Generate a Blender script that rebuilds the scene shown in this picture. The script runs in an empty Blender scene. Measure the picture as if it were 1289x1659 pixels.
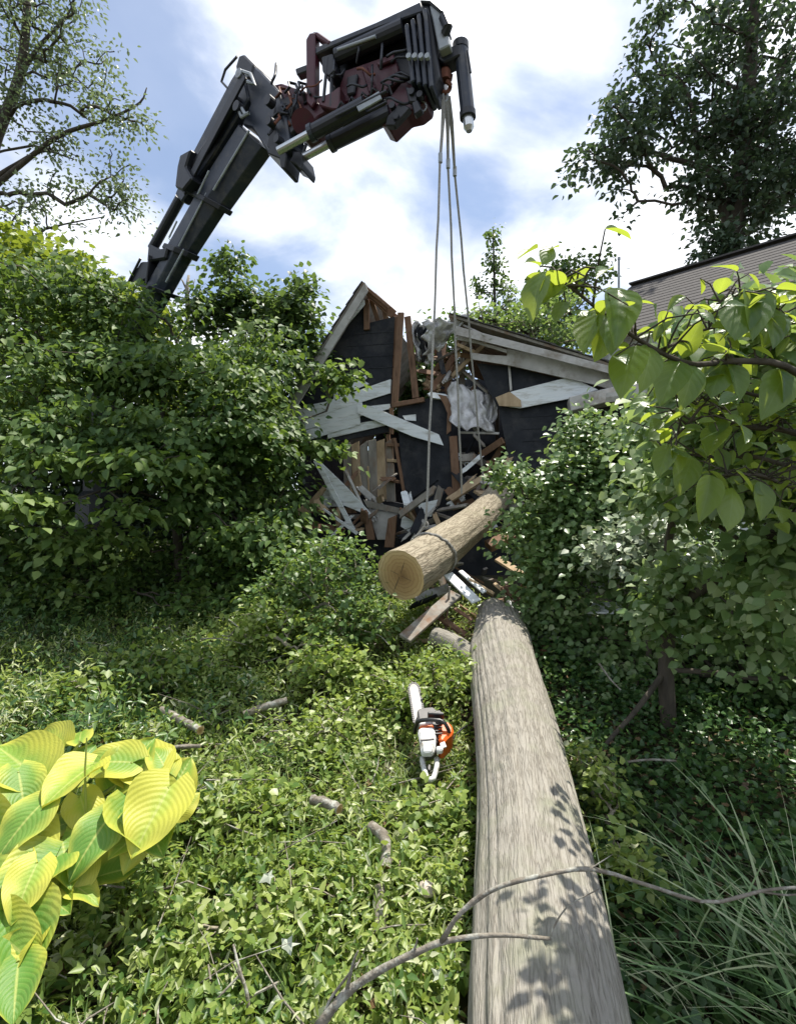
import bpy, bmesh, math, random
import numpy as np
from mathutils import Vector, Matrix

# ------------------------------------------------------------------ camera, sky, sun, exposure
SC = bpy.context.scene
COL = SC.collection
F = 850.0                      # focal length in photograph pixels (photo 1289 x 1659)
CX, CY, H = 644.5, 829.5, 1.95
cam = bpy.data.cameras.new('camera')
cam.sensor_fit = 'VERTICAL'; cam.sensor_height = 36.0; cam.lens = 36.0 * F / 1659.0
cam.clip_start = 0.05; cam.clip_end = 3000
camo = bpy.data.objects.new('camera', cam); COL.objects.link(camo)
camo.location = (0, 0, H); camo.rotation_euler = (math.radians(90), 0, 0)
SC.camera = camo

SUN_DIR = Vector((0.27, 0.24, 1.0)).normalized()      # towards the sun: high, to the right, a little behind the house
elev = math.asin(SUN_DIR.z); az = math.atan2(SUN_DIR.x, SUN_DIR.y)
W_ = bpy.data.worlds.new('World'); SC.world = W_; W_.use_nodes = True
nt = W_.node_tree; nt.nodes.clear()
def wn(t, **k):
    n = nt.nodes.new(t)
    for a, b in k.items(): setattr(n, a, b)
    return n
sky = wn('ShaderNodeTexSky', sky_type='NISHITA', sun_disc=False, sun_elevation=elev, sun_rotation=az, air_density=1.0, dust_density=0.25, ozone_density=3.0)
tc = wn('ShaderNodeTexCoord'); sp = wn('ShaderNodeSeparateXYZ'); nt.links.new(tc.outputs['Generated'], sp.inputs[0])
zc = wn('ShaderNodeMath', operation='MAXIMUM'); nt.links.new(sp.outputs['Z'], zc.inputs[0]); zc.inputs[1].default_value = 0.03
za = wn('ShaderNodeMath', operation='ADD'); nt.links.new(zc.outputs[0], za.inputs[0]); za.inputs[1].default_value = 0.22
dx = wn('ShaderNodeMath', operation='DIVIDE'); nt.links.new(sp.outputs['X'], dx.inputs[0]); nt.links.new(za.outputs[0], dx.inputs[1])
dy = wn('ShaderNodeMath', operation='DIVIDE'); nt.links.new(sp.outputs['Y'], dy.inputs[0]); nt.links.new(za.outputs[0], dy.inputs[1])
cb = wn('ShaderNodeCombineXYZ'); nt.links.new(dx.outputs[0], cb.inputs[0]); nt.links.new(dy.outputs[0], cb.inputs[1]); cb.inputs[2].default_value = 13.9
nz = wn('ShaderNodeTexNoise'); nt.links.new(cb.outputs[0], nz.inputs['Vector'])
nz.inputs['Scale'].default_value = 1.75; nz.inputs['Detail'].default_value = 9; nz.inputs['Roughness'].default_value = 0.53; nz.inputs['Distortion'].default_value = 0.25
cr = wn('ShaderNodeMapRange', interpolation_type='SMOOTHSTEP'); nt.links.new(nz.outputs['Fac'], cr.inputs['Value'])
cr.inputs['From Min'].default_value = 0.395; cr.inputs['From Max'].default_value = 0.63; cr.inputs['To Min'].default_value = 0.18
mx = wn('ShaderNodeMix', data_type='RGBA'); nt.links.new(cr.outputs['Result'], mx.inputs['Factor'])
nz2 = wn('ShaderNodeTexNoise'); nt.links.new(cb.outputs[0], nz2.inputs['Vector'])
nz2.inputs['Scale'].default_value = 3.1; nz2.inputs['Detail'].default_value = 7; nz2.inputs['Roughness'].default_value = 0.5
cl = wn('ShaderNodeValToRGB'); nt.links.new(nz2.outputs['Fac'], cl.inputs[0])
cl.color_ramp.elements[0].position = 0.30; cl.color_ramp.elements[0].color = (5.4, 5.8, 6.6, 1); cl.color_ramp.elements[1].position = 0.62; cl.color_ramp.elements[1].color = (9.6, 9.8, 10.2, 1)
nt.links.new(sky.outputs[0], mx.inputs['A']); nt.links.new(cl.outputs[0], mx.inputs['B'])
bg = wn('ShaderNodeBackground'); bg.inputs['Strength'].default_value = 0.10
nt.links.new(mx.outputs['Result'], bg.inputs['Color'])
wo = wn('ShaderNodeOutputWorld'); nt.links.new(bg.outputs[0], wo.inputs['Surface'])

sl = bpy.data.lights.new('sun', 'SUN'); sl.energy = 4.8; sl.angle = math.radians(0.53); sl.color = (1.0, 0.94, 0.84)
so = bpy.data.objects.new('sun', sl); COL.objects.link(so); so.location = (0, 0, 30)
so.rotation_euler = SUN_DIR.to_track_quat('Z', 'Y').to_euler()

vs = SC.view_settings
vs.view_transform = 'Standard'; vs.look = 'None'; vs.gamma = 1.0; vs.use_curve_mapping = False; vs.exposure = 0.74
SC.render.engine = 'CYCLES'
cy = SC.cycles
cy.use_denoising = True; cy.max_bounces = 6; cy.diffuse_bounces = 3; cy.glossy_bounces = 2; cy.transmission_bounces = 4
cy.transparent_max_bounces = 4; cy.caustics_reflective = False; cy.caustics_refractive = False; cy.sample_clamp_indirect = 6.0

RNG = np.random.default_rng(7)
random.seed(7)

# ------------------------------------------------------------------ helpers
def P(px, py, d):
    """point of the place that lies at depth d (metres in front of the camera) on the line of sight of a photo pixel"""
    return Vector(((px - CX) / F * d, d, H - (py - CY) / F * d))
def ray(px, py): return Vector(((px - CX) / F, 1.0, -(py - CY) / F))
class Plane:
    def __init__(s, o, n): s.o = Vector(o); s.n = Vector(n).normalized()
    def __call__(s, px, py, off=0.0):
        r = ray(px, py); c = Vector((0, 0, H)); o = s.o + s.n * off
        t = (o - c).dot(s.n) / r.dot(s.n)
        return c + r * t

def hash2(ix, iy, seed=0):
    n = np.sin(ix * 127.1 + iy * 311.7 + seed * 74.7) * 43758.5453
    return n - np.floor(n)
def vnoise(x, y, seed=0):
    x = np.asarray(x, float); y = np.asarray(y, float)
    ix = np.floor(x); iy = np.floor(y); fx = x - ix; fy = y - iy
    fx = fx * fx * (3 - 2 * fx); fy = fy * fy * (3 - 2 * fy)
    a = hash2(ix, iy, seed); b = hash2(ix + 1, iy, seed); c = hash2(ix, iy + 1, seed); d = hash2(ix + 1, iy + 1, seed)
    return a + (b - a) * fx + (c - a) * fy + (a - b - c + d) * fx * fy
def fbm(x, y, seed=0, o=4):
    s = 0; a = 0.5
    for k in range(o):
        s = s + a * vnoise(x * 2 ** k, y * 2 ** k, seed + k * 13); a *= 0.5
    return s
def G(x, y):
    """height of the ground: level by the camera, a gentle bank up to the house"""
    x = np.asarray(x, float); y = np.asarray(y, float)
    t = np.clip((y - 2.0) / 6.2, 0, 1)
    base = 1.0 * (t * t * (3 - 2 * t) * 0.45 + t * 0.55)
    near = np.clip(1 - (np.abs(y - 4) - 8) / 20, 0, 1)
    return base + (fbm(x * 0.9, y * 0.9, 3) - 0.47) * 0.14 * near

def mesh_obj(name, verts, faces, mat, parent=None, smooth=False, uv=None, loc=None, bevel=0.0):
    me = bpy.data.meshes.new(name)
    off = parent_loc(parent)
    me.from_pydata([tuple(Vector(v) - off) for v in verts], [], faces)
    if bevel or True:
        bm = bmesh.new(); bm.from_mesh(me)
        if len(bm.faces) < 4000: bmesh.ops.recalc_face_normals(bm, faces=bm.faces)
        if bevel:
            bmesh.ops.bevel(bm, geom=[e for e in bm.edges], offset=bevel, segments=1, affect='EDGES', profile=0.5, clamp_overlap=True)
        bm.to_mesh(me); bm.free()
    if smooth: me.polygons.foreach_set('use_smooth', [True] * len(me.polygons))
    me.materials.append(mat)
    o = bpy.data.objects.new(name, me); COL.objects.link(o)
    if parent is not None: o.parent = parent
    return o
def parent_loc(p):
    v = Vector((0, 0, 0))
    while p is not None:
        v = v + p.location; p = p.parent
    return v
def thing(name, label, cat, loc, group=None):
    o = bpy.data.objects.new(name, None); COL.objects.link(o); o.location = Vector(loc); o.empty_display_size = 0.1
    o['label'] = label; o['category'] = cat
    if group: o['group'] = group
    return o
def tag(o, label, cat, group=None):
    o['label'] = label; o['category'] = cat
    if group: o['group'] = group
    return o

class MB:
    def __init__(s): s.v = []; s.f = []
    def add(s, vs, fs):
        b = len(s.v); s.v += [Vector(v) for v in vs]; s.f += [tuple(i + b for i in f) for f in fs]
    def prism(s, pts, vec):
        """outline pts (3D, any plane) pushed along vec"""
        n = len(pts); vec = Vector(vec)
        vs = [Vector(p) for p in pts] + [Vector(p) + vec for p in pts]
        fs = [tuple(range(n))[::-1], tuple(range(n, 2 * n))] + [(i, (i + 1) % n, n + (i + 1) % n, n + i) for i in range(n)]
        s.add(vs, fs); return s
    def bar(s, a, b, w, h, up=(0, 0, 1)):
        a = Vector(a); b = Vector(b); x = (b - a).normalized(); up = Vector(up)
        y = up.cross(x)
        if y.length < 1e-4: y = Vector((1, 0, 0)).cross(x)
        y.normalize(); z = x.cross(y)
        q = [a - y * w / 2 - z * h / 2, a + y * w / 2 - z * h / 2, a + y * w / 2 + z * h / 2, a - y * w / 2 + z * h / 2]
        return s.prism(q, b - a)
    def tube(s, pts, rad, n=8, cap=True, jitter=0.0):
        pts = [Vector(p) for p in pts]
        if not hasattr(rad, '__len__'): rad = [rad] * len(pts)
        b = len(s.v); prev = None
        for i, p in enumerate(pts):
            t = (pts[min(i + 1, len(pts) - 1)] - pts[max(i - 1, 0)]).normalized()
            if prev is None:
                u = t.orthogonal().normalized()
            else:
                u = prev - t * prev.dot(t)
                u = u.normalized() if u.length > 1e-6 else t.orthogonal().normalized()
            prev = u; w = t.cross(u)
            for k in range(n):
                a = 2 * math.pi * k / n; r = rad[i] * (1 + (random.random() - .5) * jitter)
                s.v.append(p + (u * math.cos(a) + w * math.sin(a)) * r)
        for i in range(len(pts) - 1):
            for k in range(n):
                s.f.append((b + i * n + k, b + i * n + (k + 1) % n, b + (i + 1) * n + (k + 1) % n, b + (i + 1) * n + k))
        if cap:
            s.f.append(tuple(b + k for k in range(n))[::-1]); e = b + (len(pts) - 1) * n
            s.f.append(tuple(e + k for k in range(n)))
        return s
    def build(s, name, mat, parent=None, smooth=False, bevel=0.0):
        return mesh_obj(name, s.v, s.f, mat, parent, smooth, bevel=bevel)

# ------------------------------------------------------------------ materials
def new_mat(name):
    m = bpy.data.materials.new(name); m.use_nodes = True
    t = m.node_tree; t.nodes.clear()
    return m, t
def N(t, typ, **k):
    n = t.nodes.new(typ)
    for a, b in k.items():
        if a == 'inp':
            for q, v in b.items(): n.inputs[q].default_value = v
        else: setattr(n, a, b)
    return n
def L(t, a, b): t.links.new(a, b)
def rgb(c): return (c[0], c[1], c[2], 1)
def ramp(t, fac, stops, interp='LINEAR'):
    r = N(t, 'ShaderNodeValToRGB'); r.color_ramp.interpolation = interp
    e = r.color_ramp.elements
    while len(e) < len(stops): e.new(0.5)
    for k, (p, c) in enumerate(stops): e[k].position = p; e[k].color = rgb(c)
    L(t, fac, r.inputs[0]); return r.outputs[0]
def principled(t, rough=0.6, spec=0.4, metal=0.0):
    b = N(t, 'ShaderNodeBsdfPrincipled', inp={'Roughness': rough, 'Metallic': metal, 'Specular IOR Level': spec})
    o = N(t, 'ShaderNodeOutputMaterial'); L(t, b.outputs[0], o.inputs['Surface']); return b, o

def mat_surface(name, c1, c2, scale=4.0, stretch=(1, 1, 1), rough=0.7, spec=0.3, bump=0.2, metal=0.0, c3=None, detail=6, dirt=None, dirt_scale=1.3, bscale=3.0, bdist=0.004):
    m, t = new_mat(name); b, o = principled(t, rough, spec, metal)
    tcn = N(t, 'ShaderNodeTexCoord'); mp = N(t, 'ShaderNodeMapping'); mp.inputs['Scale'].default_value = stretch
    L(t, tcn.outputs['Object'], mp.inputs[0])
    oi = N(t, 'ShaderNodeObjectInfo'); va = N(t, 'ShaderNodeVectorMath', operation='MULTIPLY_ADD')
    L(t, mp.outputs[0], va.inputs[0]); va.inputs[1].default_value = (1, 1, 1)
    cmb = N(t, 'ShaderNodeCombineXYZ'); ml = N(t, 'ShaderNodeMath', operation='MULTIPLY'); L(t, oi.outputs['Random'], ml.inputs[0]); ml.inputs[1].default_value = 31.7
    L(t, ml.outputs[0], cmb.inputs[0]); L(t, ml.outputs[0], cmb.inputs[2]); L(t, cmb.outputs[0], va.inputs[2])
    n = N(t, 'ShaderNodeTexNoise', inp={'Scale': scale, 'Detail': detail, 'Roughness': 0.62}); L(t, va.outputs[0], n.inputs['Vector'])
    stops = [(0.3, c1), (0.7, c2)] if c3 is None else [(0.28, c1), (0.5, c2), (0.72, c3)]
    col = ramp(t, n.outputs['Fac'], stops)
    if dirt is not None:
        n2 = N(t, 'ShaderNodeTexNoise', inp={'Scale': dirt_scale, 'Detail': 7, 'Roughness': 0.7}); L(t, va.outputs[0], n2.inputs['Vector'])
        f = N(t, 'ShaderNodeMapRange', inp={'From Min': 0.5, 'From Max': 0.68}); L(t, n2.outputs['Fac'], f.inputs['Value'])
        mxx = N(t, 'ShaderNodeMix', data_type='RGBA'); L(t, f.outputs[0], mxx.inputs['Factor']); L(t, col, mxx.inputs['A']); mxx.inputs['B'].default_value = rgb(dirt)
        col = mxx.outputs['Result']
    L(t, col, b.inputs['Base Color'])
    if bump:
        n3 = N(t, 'ShaderNodeTexNoise', inp={'Scale': scale * bscale, 'Detail': 5}); L(t, va.outputs[0], n3.inputs['Vector'])
        bp = N(t, 'ShaderNodeBump', inp={'Strength': bump, 'Distance': bdist * 4}); L(t, n3.outputs['Fac'], bp.inputs['Height']); L(t, bp.outputs[0], b.inputs['Normal'])
    return m

def mat_leaf(name, stops, transl=0.35, tcol=(0.28, 0.40, 0.04), rough=0.42, spec=0.45, back=None, objrand=False, veins=None, margin=None, vbump=0.2, vmix=0.3, tmix=0.55):
    """leaf: reflective upper side, light coming through; a per-leaf random value picks the tint"""
    m, t = new_mat(name)
    b = N(t, 'ShaderNodeBsdfPrincipled', inp={'Roughness': rough, 'Specular IOR Level': spec})
    if objrand:
        fac = N(t, 'ShaderNodeObjectInfo').outputs['Random']
    else:
        fac = N(t, 'ShaderNodeAttribute', attribute_name='rnd').outputs['Fac']
    col = ramp(t, fac, stops)
    uvn = None
    if veins or margin:
        uvn = N(t, 'ShaderNodeUVMap'); s = N(t, 'ShaderNodeSeparateXYZ'); L(t, uvn.outputs[0], s.inputs[0])
        ab = N(t, 'ShaderNodeMath', operation='ABSOLUTE'); L(t, s.outputs['Y'], ab.inputs[0])     # v = -1..1 across, u = 0..1 along
    if margin:
        nn = N(t, 'ShaderNodeTexNoise', inp={'Scale': 3.0, 'Detail': 4}); L(t, N(t, 'ShaderNodeTexCoord').outputs['Object'], nn.inputs['Vector'])
        ad = N(t, 'ShaderNodeMath', operation='MULTIPLY_ADD'); L(t, nn.outputs['Fac'], ad.inputs[0]); ad.inputs[1].default_value = 0.9; L(t, ab.outputs[0], ad.inputs[2])
        orr = N(t, 'ShaderNodeMath', operation='MULTIPLY_ADD'); L(t, N(t, 'ShaderNodeObjectInfo').outputs['Random'], orr.inputs[0]); orr.inputs[1].default_value = 0.75; L(t, ad.outputs[0], orr.inputs[2])
        f = N(t, 'ShaderNodeMapRange', interpolation_type='SMOOTHSTEP', inp={'From Min': margin[1], 'From Max': margin[2]}); L(t, orr.outputs[0], f.inputs['Value'])
        q = N(t, 'ShaderNodeMix', data_type='RGBA'); L(t, f.outputs[0], q.inputs['Factor']); L(t, col, q.inputs['A']); q.inputs['B'].default_value = rgb(margin[0]); col = q.outputs['Result']
    if veins:
        vc, cnt, curve = veins
        pn = N(t, 'ShaderNodeTexNoise', inp={'Scale': 26.0, 'Detail': 3}); L(t, uvn.outputs[0], pn.inputs['Vector'])
        pw = N(t, 'ShaderNodeMath', operation='POWER'); L(t, ab.outputs[0], pw.inputs[0]); pw.inputs[1].default_value = 1.5
        c1 = N(t, 'ShaderNodeMath', operation='MULTIPLY_ADD'); L(t, pw.outputs[0], c1.inputs[0]); c1.inputs[1].default_value = -curve; L(t, s.outputs['X'], c1.inputs[2])
        c2 = N(t, 'ShaderNodeMath', operation='MULTIPLY'); L(t, c1.outputs[0], c2.inputs[0]); c2.inputs[1].default_value = cnt * 6.2832
        c3 = N(t, 'ShaderNodeMath', operation='SINE'); L(t, c2.outputs[0], c3.inputs[0])
        bp = N(t, 'ShaderNodeBump', inp={'Strength': vbump, 'Distance': 0.01}); ph_ = N(t, 'ShaderNodeMath', operation='MULTIPLY_ADD'); L(t, pn.outputs['Fac'], ph_.inputs[0]); ph_.inputs[1].default_value = 2.2; L(t, c3.outputs[0], ph_.inputs[2]); L(t, ph_.outputs[0], bp.inputs['Height']); L(t, bp.outputs[0], b.inputs['Normal'])
        vf = N(t, 'ShaderNodeMapRange', inp={'From Min': 0.72, 'From Max': 1.0, 'To Max': vmix}); L(t, c3.outputs[0], vf.inputs['Value'])
        mid = N(t, 'ShaderNodeMapRange', inp={'From Min': 0.07, 'From Max': 0.02, 'To Max': 0.7}); L(t, ab.outputs[0], mid.inputs['Value'])
        mxm = N(t, 'ShaderNodeMath', operation='MAXIMUM'); L(t, vf.outputs[0], mxm.inputs[0]); L(t, mid.outputs[0], mxm.inputs[1])
        q = N(t, 'ShaderNodeMix', data_type='RGBA'); L(t, mxm.outputs[0], q.inputs['Factor']); L(t, col, q.inputs['A']); q.inputs['B'].default_value = rgb(vc); col = q.outputs['Result']
    L(t, col, b.inputs['Base Color'])
    tr = N(t, 'ShaderNodeBsdfTranslucent')
    tm = N(t, 'ShaderNodeMix', data_type='RGBA', inp={'Factor': tmix}); L(t, col, tm.inputs['A']); tm.inputs['B'].default_value = rgb(tcol); L(t, tm.outputs['Result'], tr.inputs['Color'])
    ms = N(t, 'ShaderNodeMixShader', inp={'Fac': transl}); L(t, b.outputs[0], ms.inputs[1]); L(t, tr.outputs[0], ms.inputs[2])
    o = N(t, 'ShaderNodeOutputMaterial'); L(t, ms.outputs[0], o.inputs['Surface'])
    return m

def mat_bark(name, dark, mid, light, lichen=None, ufreq=62, vfreq=5.0, bump=0.7):
    """furrowed bark laid out on UV (u round the stem, v along it, in metres)"""
    m, t = new_mat(name); b, o = principled(t, 0.88, 0.15)
    uv = N(t, 'ShaderNodeUVMap'); mp = N(t, 'ShaderNodeMapping'); mp.inputs['Scale'].default_value = (ufreq, vfreq, 1); L(t, uv.outputs[0], mp.inputs[0])
    w = N(t, 'ShaderNodeTexNoise', inp={'Scale': 0.7, 'Detail': 3}); L(t, mp.outputs[0], w.inputs['Vector'])
    va = N(t, 'ShaderNodeVectorMath', operation='MULTIPLY_ADD'); L(t, w.outputs['Color'], va.inputs[0]); va.inputs[1].default_value = (0.7, 0.3, 0); L(t, mp.outputs[0], va.inputs[2])
    vo = N(t, 'ShaderNodeTexNoise', inp={'Scale': 1.0, 'Detail': 2.5, 'Roughness': 0.55}); L(t, va.outputs[0], vo.inputs['Vector'])
    sb = N(t, 'ShaderNodeMath', operation='SUBTRACT'); L(t, vo.outputs['Fac'], sb.inputs[0]); sb.inputs[1].default_value = 0.5
    ab_ = N(t, 'ShaderNodeMath', operation='ABSOLUTE'); L(t, sb.outputs[0], ab_.inputs[0])
    n = N(t, 'ShaderNodeTexNoise', inp={'Scale': 2.6, 'Detail': 8, 'Roughness': 0.7}); L(t, mp.outputs[0], n.inputs['Vector'])
    big = N(t, 'ShaderNodeTexNoise', inp={'Scale': 3.2, 'Detail': 5, 'Roughness': 0.6}); L(t, uv.outputs[0], big.inputs['Vector'])
    fur = N(t, 'ShaderNodeMapRange', inp={'From Min': 0.0, 'From Max': 0.07}); L(t, ab_.outputs[0], fur.inputs['Value'])
    mulf = N(t, 'ShaderNodeMath', operation='MULTIPLY_ADD'); L(t, n.outputs['Fac'], mulf.inputs[0]); mulf.inputs[1].default_value = 0.75
    hf = N(t, 'ShaderNodeMath', operation='MULTIPLY'); L(t, fur.outputs[0], hf.inputs[0]); hf.inputs[1].default_value = 0.38; L(t, hf.outputs[0], mulf.inputs[2])
    pl = N(t, 'ShaderNodeTexVoronoi', inp={'Scale': 0.75, 'Randomness': 1.0}); L(t, va.outputs[0], pl.inputs['Vector'])
    sepc = N(t, 'ShaderNodeSeparateColor'); L(t, pl.outputs['Color'], sepc.inputs[0])
    pm = N(t, 'ShaderNodeMath', operation='MULTIPLY_ADD'); L(t, sepc.outputs[0], pm.inputs[0]); pm.inputs[1].default_value = 0.16; L(t, mulf.outputs[0], pm.inputs[2])
    col = ramp(t, pm.outputs[0], [(0.24, dark), (0.52, mid), (0.92, light)])
    st = N(t, 'ShaderNodeTexNoise', inp={'Scale': 7.0, 'Detail': 6, 'Roughness': 0.7}); L(t, uv.outputs[0], st.inputs['Vector'])
    sf = N(t, 'ShaderNodeMapRange', inp={'From Min': 0.54, 'From Max': 0.72, 'To Max': 0.35}); L(t, st.outputs['Fac'], sf.inputs['Value'])
    sq = N(t, 'ShaderNodeMix', data_type='RGBA'); L(t, sf.outputs[0], sq.inputs['Factor']); L(t, col, sq.inputs['A']); sq.inputs['B'].default_value = rgb(tuple(q * 1.25 for q in dark)); col = sq.outputs['Result']
    if lichen:
        f = N(t, 'ShaderNodeMapRange', inp={'From Min': 0.50, 'From Max': 0.66, 'To Max': 0.6}); L(t, big.outputs['Fac'], f.inputs['Value'])
        q = N(t, 'ShaderNodeMix', data_type='RGBA'); L(t, f.outputs[0], q.inputs['Factor']); L(t, col, q.inputs['A']); q.inputs['B'].default_value = rgb(lichen); col = q.outputs['Result']
    L(t, col, b.inputs['Base Color'])
    bp = N(t, 'ShaderNodeBump', inp={'Strength': bump, 'Distance': 0.012}); L(t, mulf.outputs[0], bp.inputs['Height']); L(t, bp.outputs[0], b.inputs['Normal'])
    return m

def mat_plain(name, c, rough=0.5, spec=0.5, metal=0.0, var=0.25, scale=9.0, bump=0.05):
    return mat_surface(name, tuple(x * (1 - var) for x in c), tuple(x * (1 + var) for x in c), scale=scale, rough=rough, spec=spec, metal=metal, bump=bump)

M = {}
M['soil'] = mat_surface('soil', (0.018, 0.015, 0.010), (0.055, 0.048, 0.028), scale=6, rough=0.95, bump=0.5, c3=(0.045, 0.06, 0.022))
M['trunk_bark'] = mat_bark('trunk_bark', (0.105, 0.095, 0.080), (0.225, 0.208, 0.175), (0.315, 0.297, 0.258), lichen=(0.235, 0.245, 0.170))
M['log_bark'] = mat_bark('log_bark', (0.070, 0.057, 0.040), (0.215, 0.183, 0.132), (0.35, 0.308, 0.232), lichen=(0.26, 0.235, 0.165), ufreq=34)
M['tree_bark'] = mat_surface('tree_bark', (0.035, 0.030, 0.024), (0.10, 0.085, 0.065), scale=9, stretch=(1, 1, .35), rough=0.9, bump=0.6)
M['pale_bark'] = mat_surface('pale_bark', (0.13, 0.11, 0.085), (0.30, 0.265, 0.21), scale=14, rough=0.9, bump=0.6, c3=(0.20, 0.19, 0.14))
M['twig'] = mat_surface('twig', (0.10, 0.085, 0.065), (0.25, 0.225, 0.185), scale=22, rough=0.85, bump=0.4, dirt=(0.42, 0.43, 0.38), dirt_scale=16)
M['siding'] = mat_surface('siding', (0.66, 0.71, 0.73), (0.78, 0.81, 0.82), scale=3, stretch=(1, 1, 6), rough=0.55, bump=0.12, dirt=(0.42, 0.42, 0.38), dirt_scale=2.6)
M['trim'] = mat_surface('trim', (0.34, 0.33, 0.31), (0.52, 0.51, 0.49), scale=4, rough=0.7, bump=0.2, dirt=(0.24, 0.21, 0.17), dirt_scale=3)
M['tar_paper_and_shade'] = mat_surface('tar_paper_and_shade', (0.012, 0.014, 0.018), (0.028, 0.031, 0.038), scale=5, rough=0.85, bump=0.25, dirt=(0.05, 0.05, 0.052), dirt_scale=2)  # black wall paper; its colour also paints shade onto the inner walls
M['lumber'] = mat_surface('lumber', (0.075, 0.040, 0.024), (0.19, 0.115, 0.072), scale=9, stretch=(1, 1, .3), rough=0.8, bump=0.3, c3=(0.15, 0.075, 0.042))
M['pale_lumber'] = mat_surface('pale_lumber', (0.27, 0.19, 0.11), (0.48, 0.37, 0.24), scale=9, stretch=(1, 1, .3), rough=0.8, bump=0.3)
M['grey_lumber'] = mat_surface('grey_lumber', (0.15, 0.135, 0.115), (0.33, 0.31, 0.27), scale=7, stretch=(1, 1, .3), rough=0.85, bump=0.35, dirt=(0.2, 0.11, 0.06), dirt_scale=3)
M['foil'] = mat_surface('foil', (0.36, 0.36, 0.37), (0.68, 0.68, 0.69), scale=6, rough=0.5, spec=0.5, bump=0.6, dirt=(0.16, 0.14, 0.12), dirt_scale=4, metal=0.15)
M['shingle'] = mat_surface('shingle', (0.042, 0.040, 0.040), (0.085, 0.080, 0.078), scale=12, rough=0.95, bump=0.4, c3=(0.062, 0.059, 0.058))
M['crane_blue'] = mat_surface('crane_blue', (0.013, 0.019, 0.032), (0.028, 0.036, 0.054), scale=3, rough=0.42, spec=0.5, bump=0.05, dirt=(0.07, 0.07, 0.07), dirt_scale=5)
M['crane_black'] = mat_plain('crane_black', (0.014, 0.016, 0.022), rough=0.45)
M['crane_red'] = mat_surface('crane_red', (0.045, 0.008, 0.016), (0.090, 0.014, 0.028), scale=4, rough=0.45, spec=0.5, bump=0.05, dirt=(0.05, 0.02, 0.02), dirt_scale=4)
M['crane_grey'] = mat_surface('crane_grey', (0.27, 0.30, 0.33), (0.46, 0.49, 0.52), scale=4, rough=0.5, bump=0.05, dirt=(0.15, 0.15, 0.15), dirt_scale=4)
M['chrome'] = mat_plain('chrome', (0.55, 0.57, 0.58), rough=0.25, metal=0.8, var=0.1)
M['rust'] = mat_plain('rust', (0.16, 0.06, 0.035), rough=0.8, metal=0.2)
M['rope'] = mat_surface('rope', (0.22, 0.215, 0.20), (0.40, 0.39, 0.36), scale=60, rough=0.9, bump=0.5)
M['orange'] = mat_plain('orange', (0.72, 0.13, 0.02), rough=0.4, var=0.08)
M['saw_grey'] = mat_surface('saw_grey', (0.52, 0.53, 0.52), (0.66, 0.67, 0.66), scale=10, rough=0.5, bump=0.05, dirt=(0.22, 0.19, 0.15), dirt_scale=12)
M['saw_dark'] = mat_plain('saw_dark', (0.09, 0.085, 0.085), rough=0.5)
M['saw_black'] = mat_plain('saw_black', (0.014, 0.014, 0.015), rough=0.35)
M['bar_steel'] = mat_surface('bar_steel', (0.26, 0.26, 0.25), (0.40, 0.40, 0.385), scale=14, rough=0.4, metal=0.35, bump=0.05, dirt=(0.2, 0.18, 0.15), dirt_scale=9)
M['stone'] = mat_plain('stone', (0.42, 0.36, 0.30), rough=0.9, bump=0.4)
# foliage
M['leaf_dogwood'] = mat_leaf('leaf_dogwood', [(0, (0.034, 0.080, 0.022)), (0.5, (0.082, 0.148, 0.038)), (1, (0.19, 0.265, 0.075))], 0.36, (0.29, 0.43, 0.05), rough=0.52, spec=0.35)
M['leaf_sapling'] = mat_leaf('leaf_sapling', [(0, (0.05, 0.10, 0.035)), (1, (0.13, 0.19, 0.07))], 0.35, (0.25, 0.38, 0.06))
M['leaf_back'] = mat_leaf('leaf_back', [(0, (0.040, 0.072, 0.048)), (1, (0.095, 0.135, 0.080))], 0.22, (0.14, 0.24, 0.06))
M['leaf_airy'] = mat_leaf('leaf_airy', [(0, (0.09, 0.13, 0.07)), (1, (0.21, 0.26, 0.14))], 0.40, (0.22, 0.30, 0.10))
M['leaf_shrub'] = mat_leaf('leaf_shrub', [(0, (0.045, 0.10, 0.030)), (0.6, (0.11, 0.19, 0.055)), (1, (0.26, 0.34, 0.13))], 0.36, (0.32, 0.46, 0.06))
M['leaf_light'] = mat_leaf('leaf_light', [(0, (0.065, 0.13, 0.045)), (0.6, (0.15, 0.24, 0.085)), (1, (0.34, 0.42, 0.22))], 0.38, (0.38, 0.52, 0.09), rough=0.36)
M['leaf_sunny'] = mat_leaf('leaf_sunny', [(0, (0.06, 0.11, 0.02)), (0.5, (0.13, 0.20, 0.035)), (1, (0.25, 0.31, 0.06))], 0.40, (0.46, 0.54, 0.04))
M['leaf_big'] = mat_leaf('leaf_big', [(0, (0.050, 0.115, 0.065)), (0.3, (0.05, 0.12, 0.035)), (1, (0.12, 0.195, 0.045))], 0.50, (0.62, 0.74, 0.06), rough=0.32, spec=0.6, objrand=True, veins=((0.15, 0.23, 0.09), 5.5, 0.35), vbump=0.16, tmix=0.7)
M['leaf_hosta'] = mat_leaf('leaf_hosta', [(0, (0.10, 0.24, 0.035)), (0.5, (0.20, 0.34, 0.045)), (1, (0.34, 0.44, 0.05))], 0.28, (0.65, 0.62, 0.04), rough=0.5, objrand=True, veins=((0.46, 0.50, 0.14), 11.0, 0.5), margin=((0.50, 0.50, 0.075), 1.0, 1.75), vbump=0.15, vmix=0.16)
M['leaf_ground'] = mat_leaf('leaf_ground', [(0, (0.06, 0.13, 0.03)), (0.45, (0.18, 0.26, 0.058)), (0.82, (0.34, 0.405, 0.12)), (1, (0.50, 0.53, 0.34))], 0.38, (0.50, 0.64, 0.08))
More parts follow.
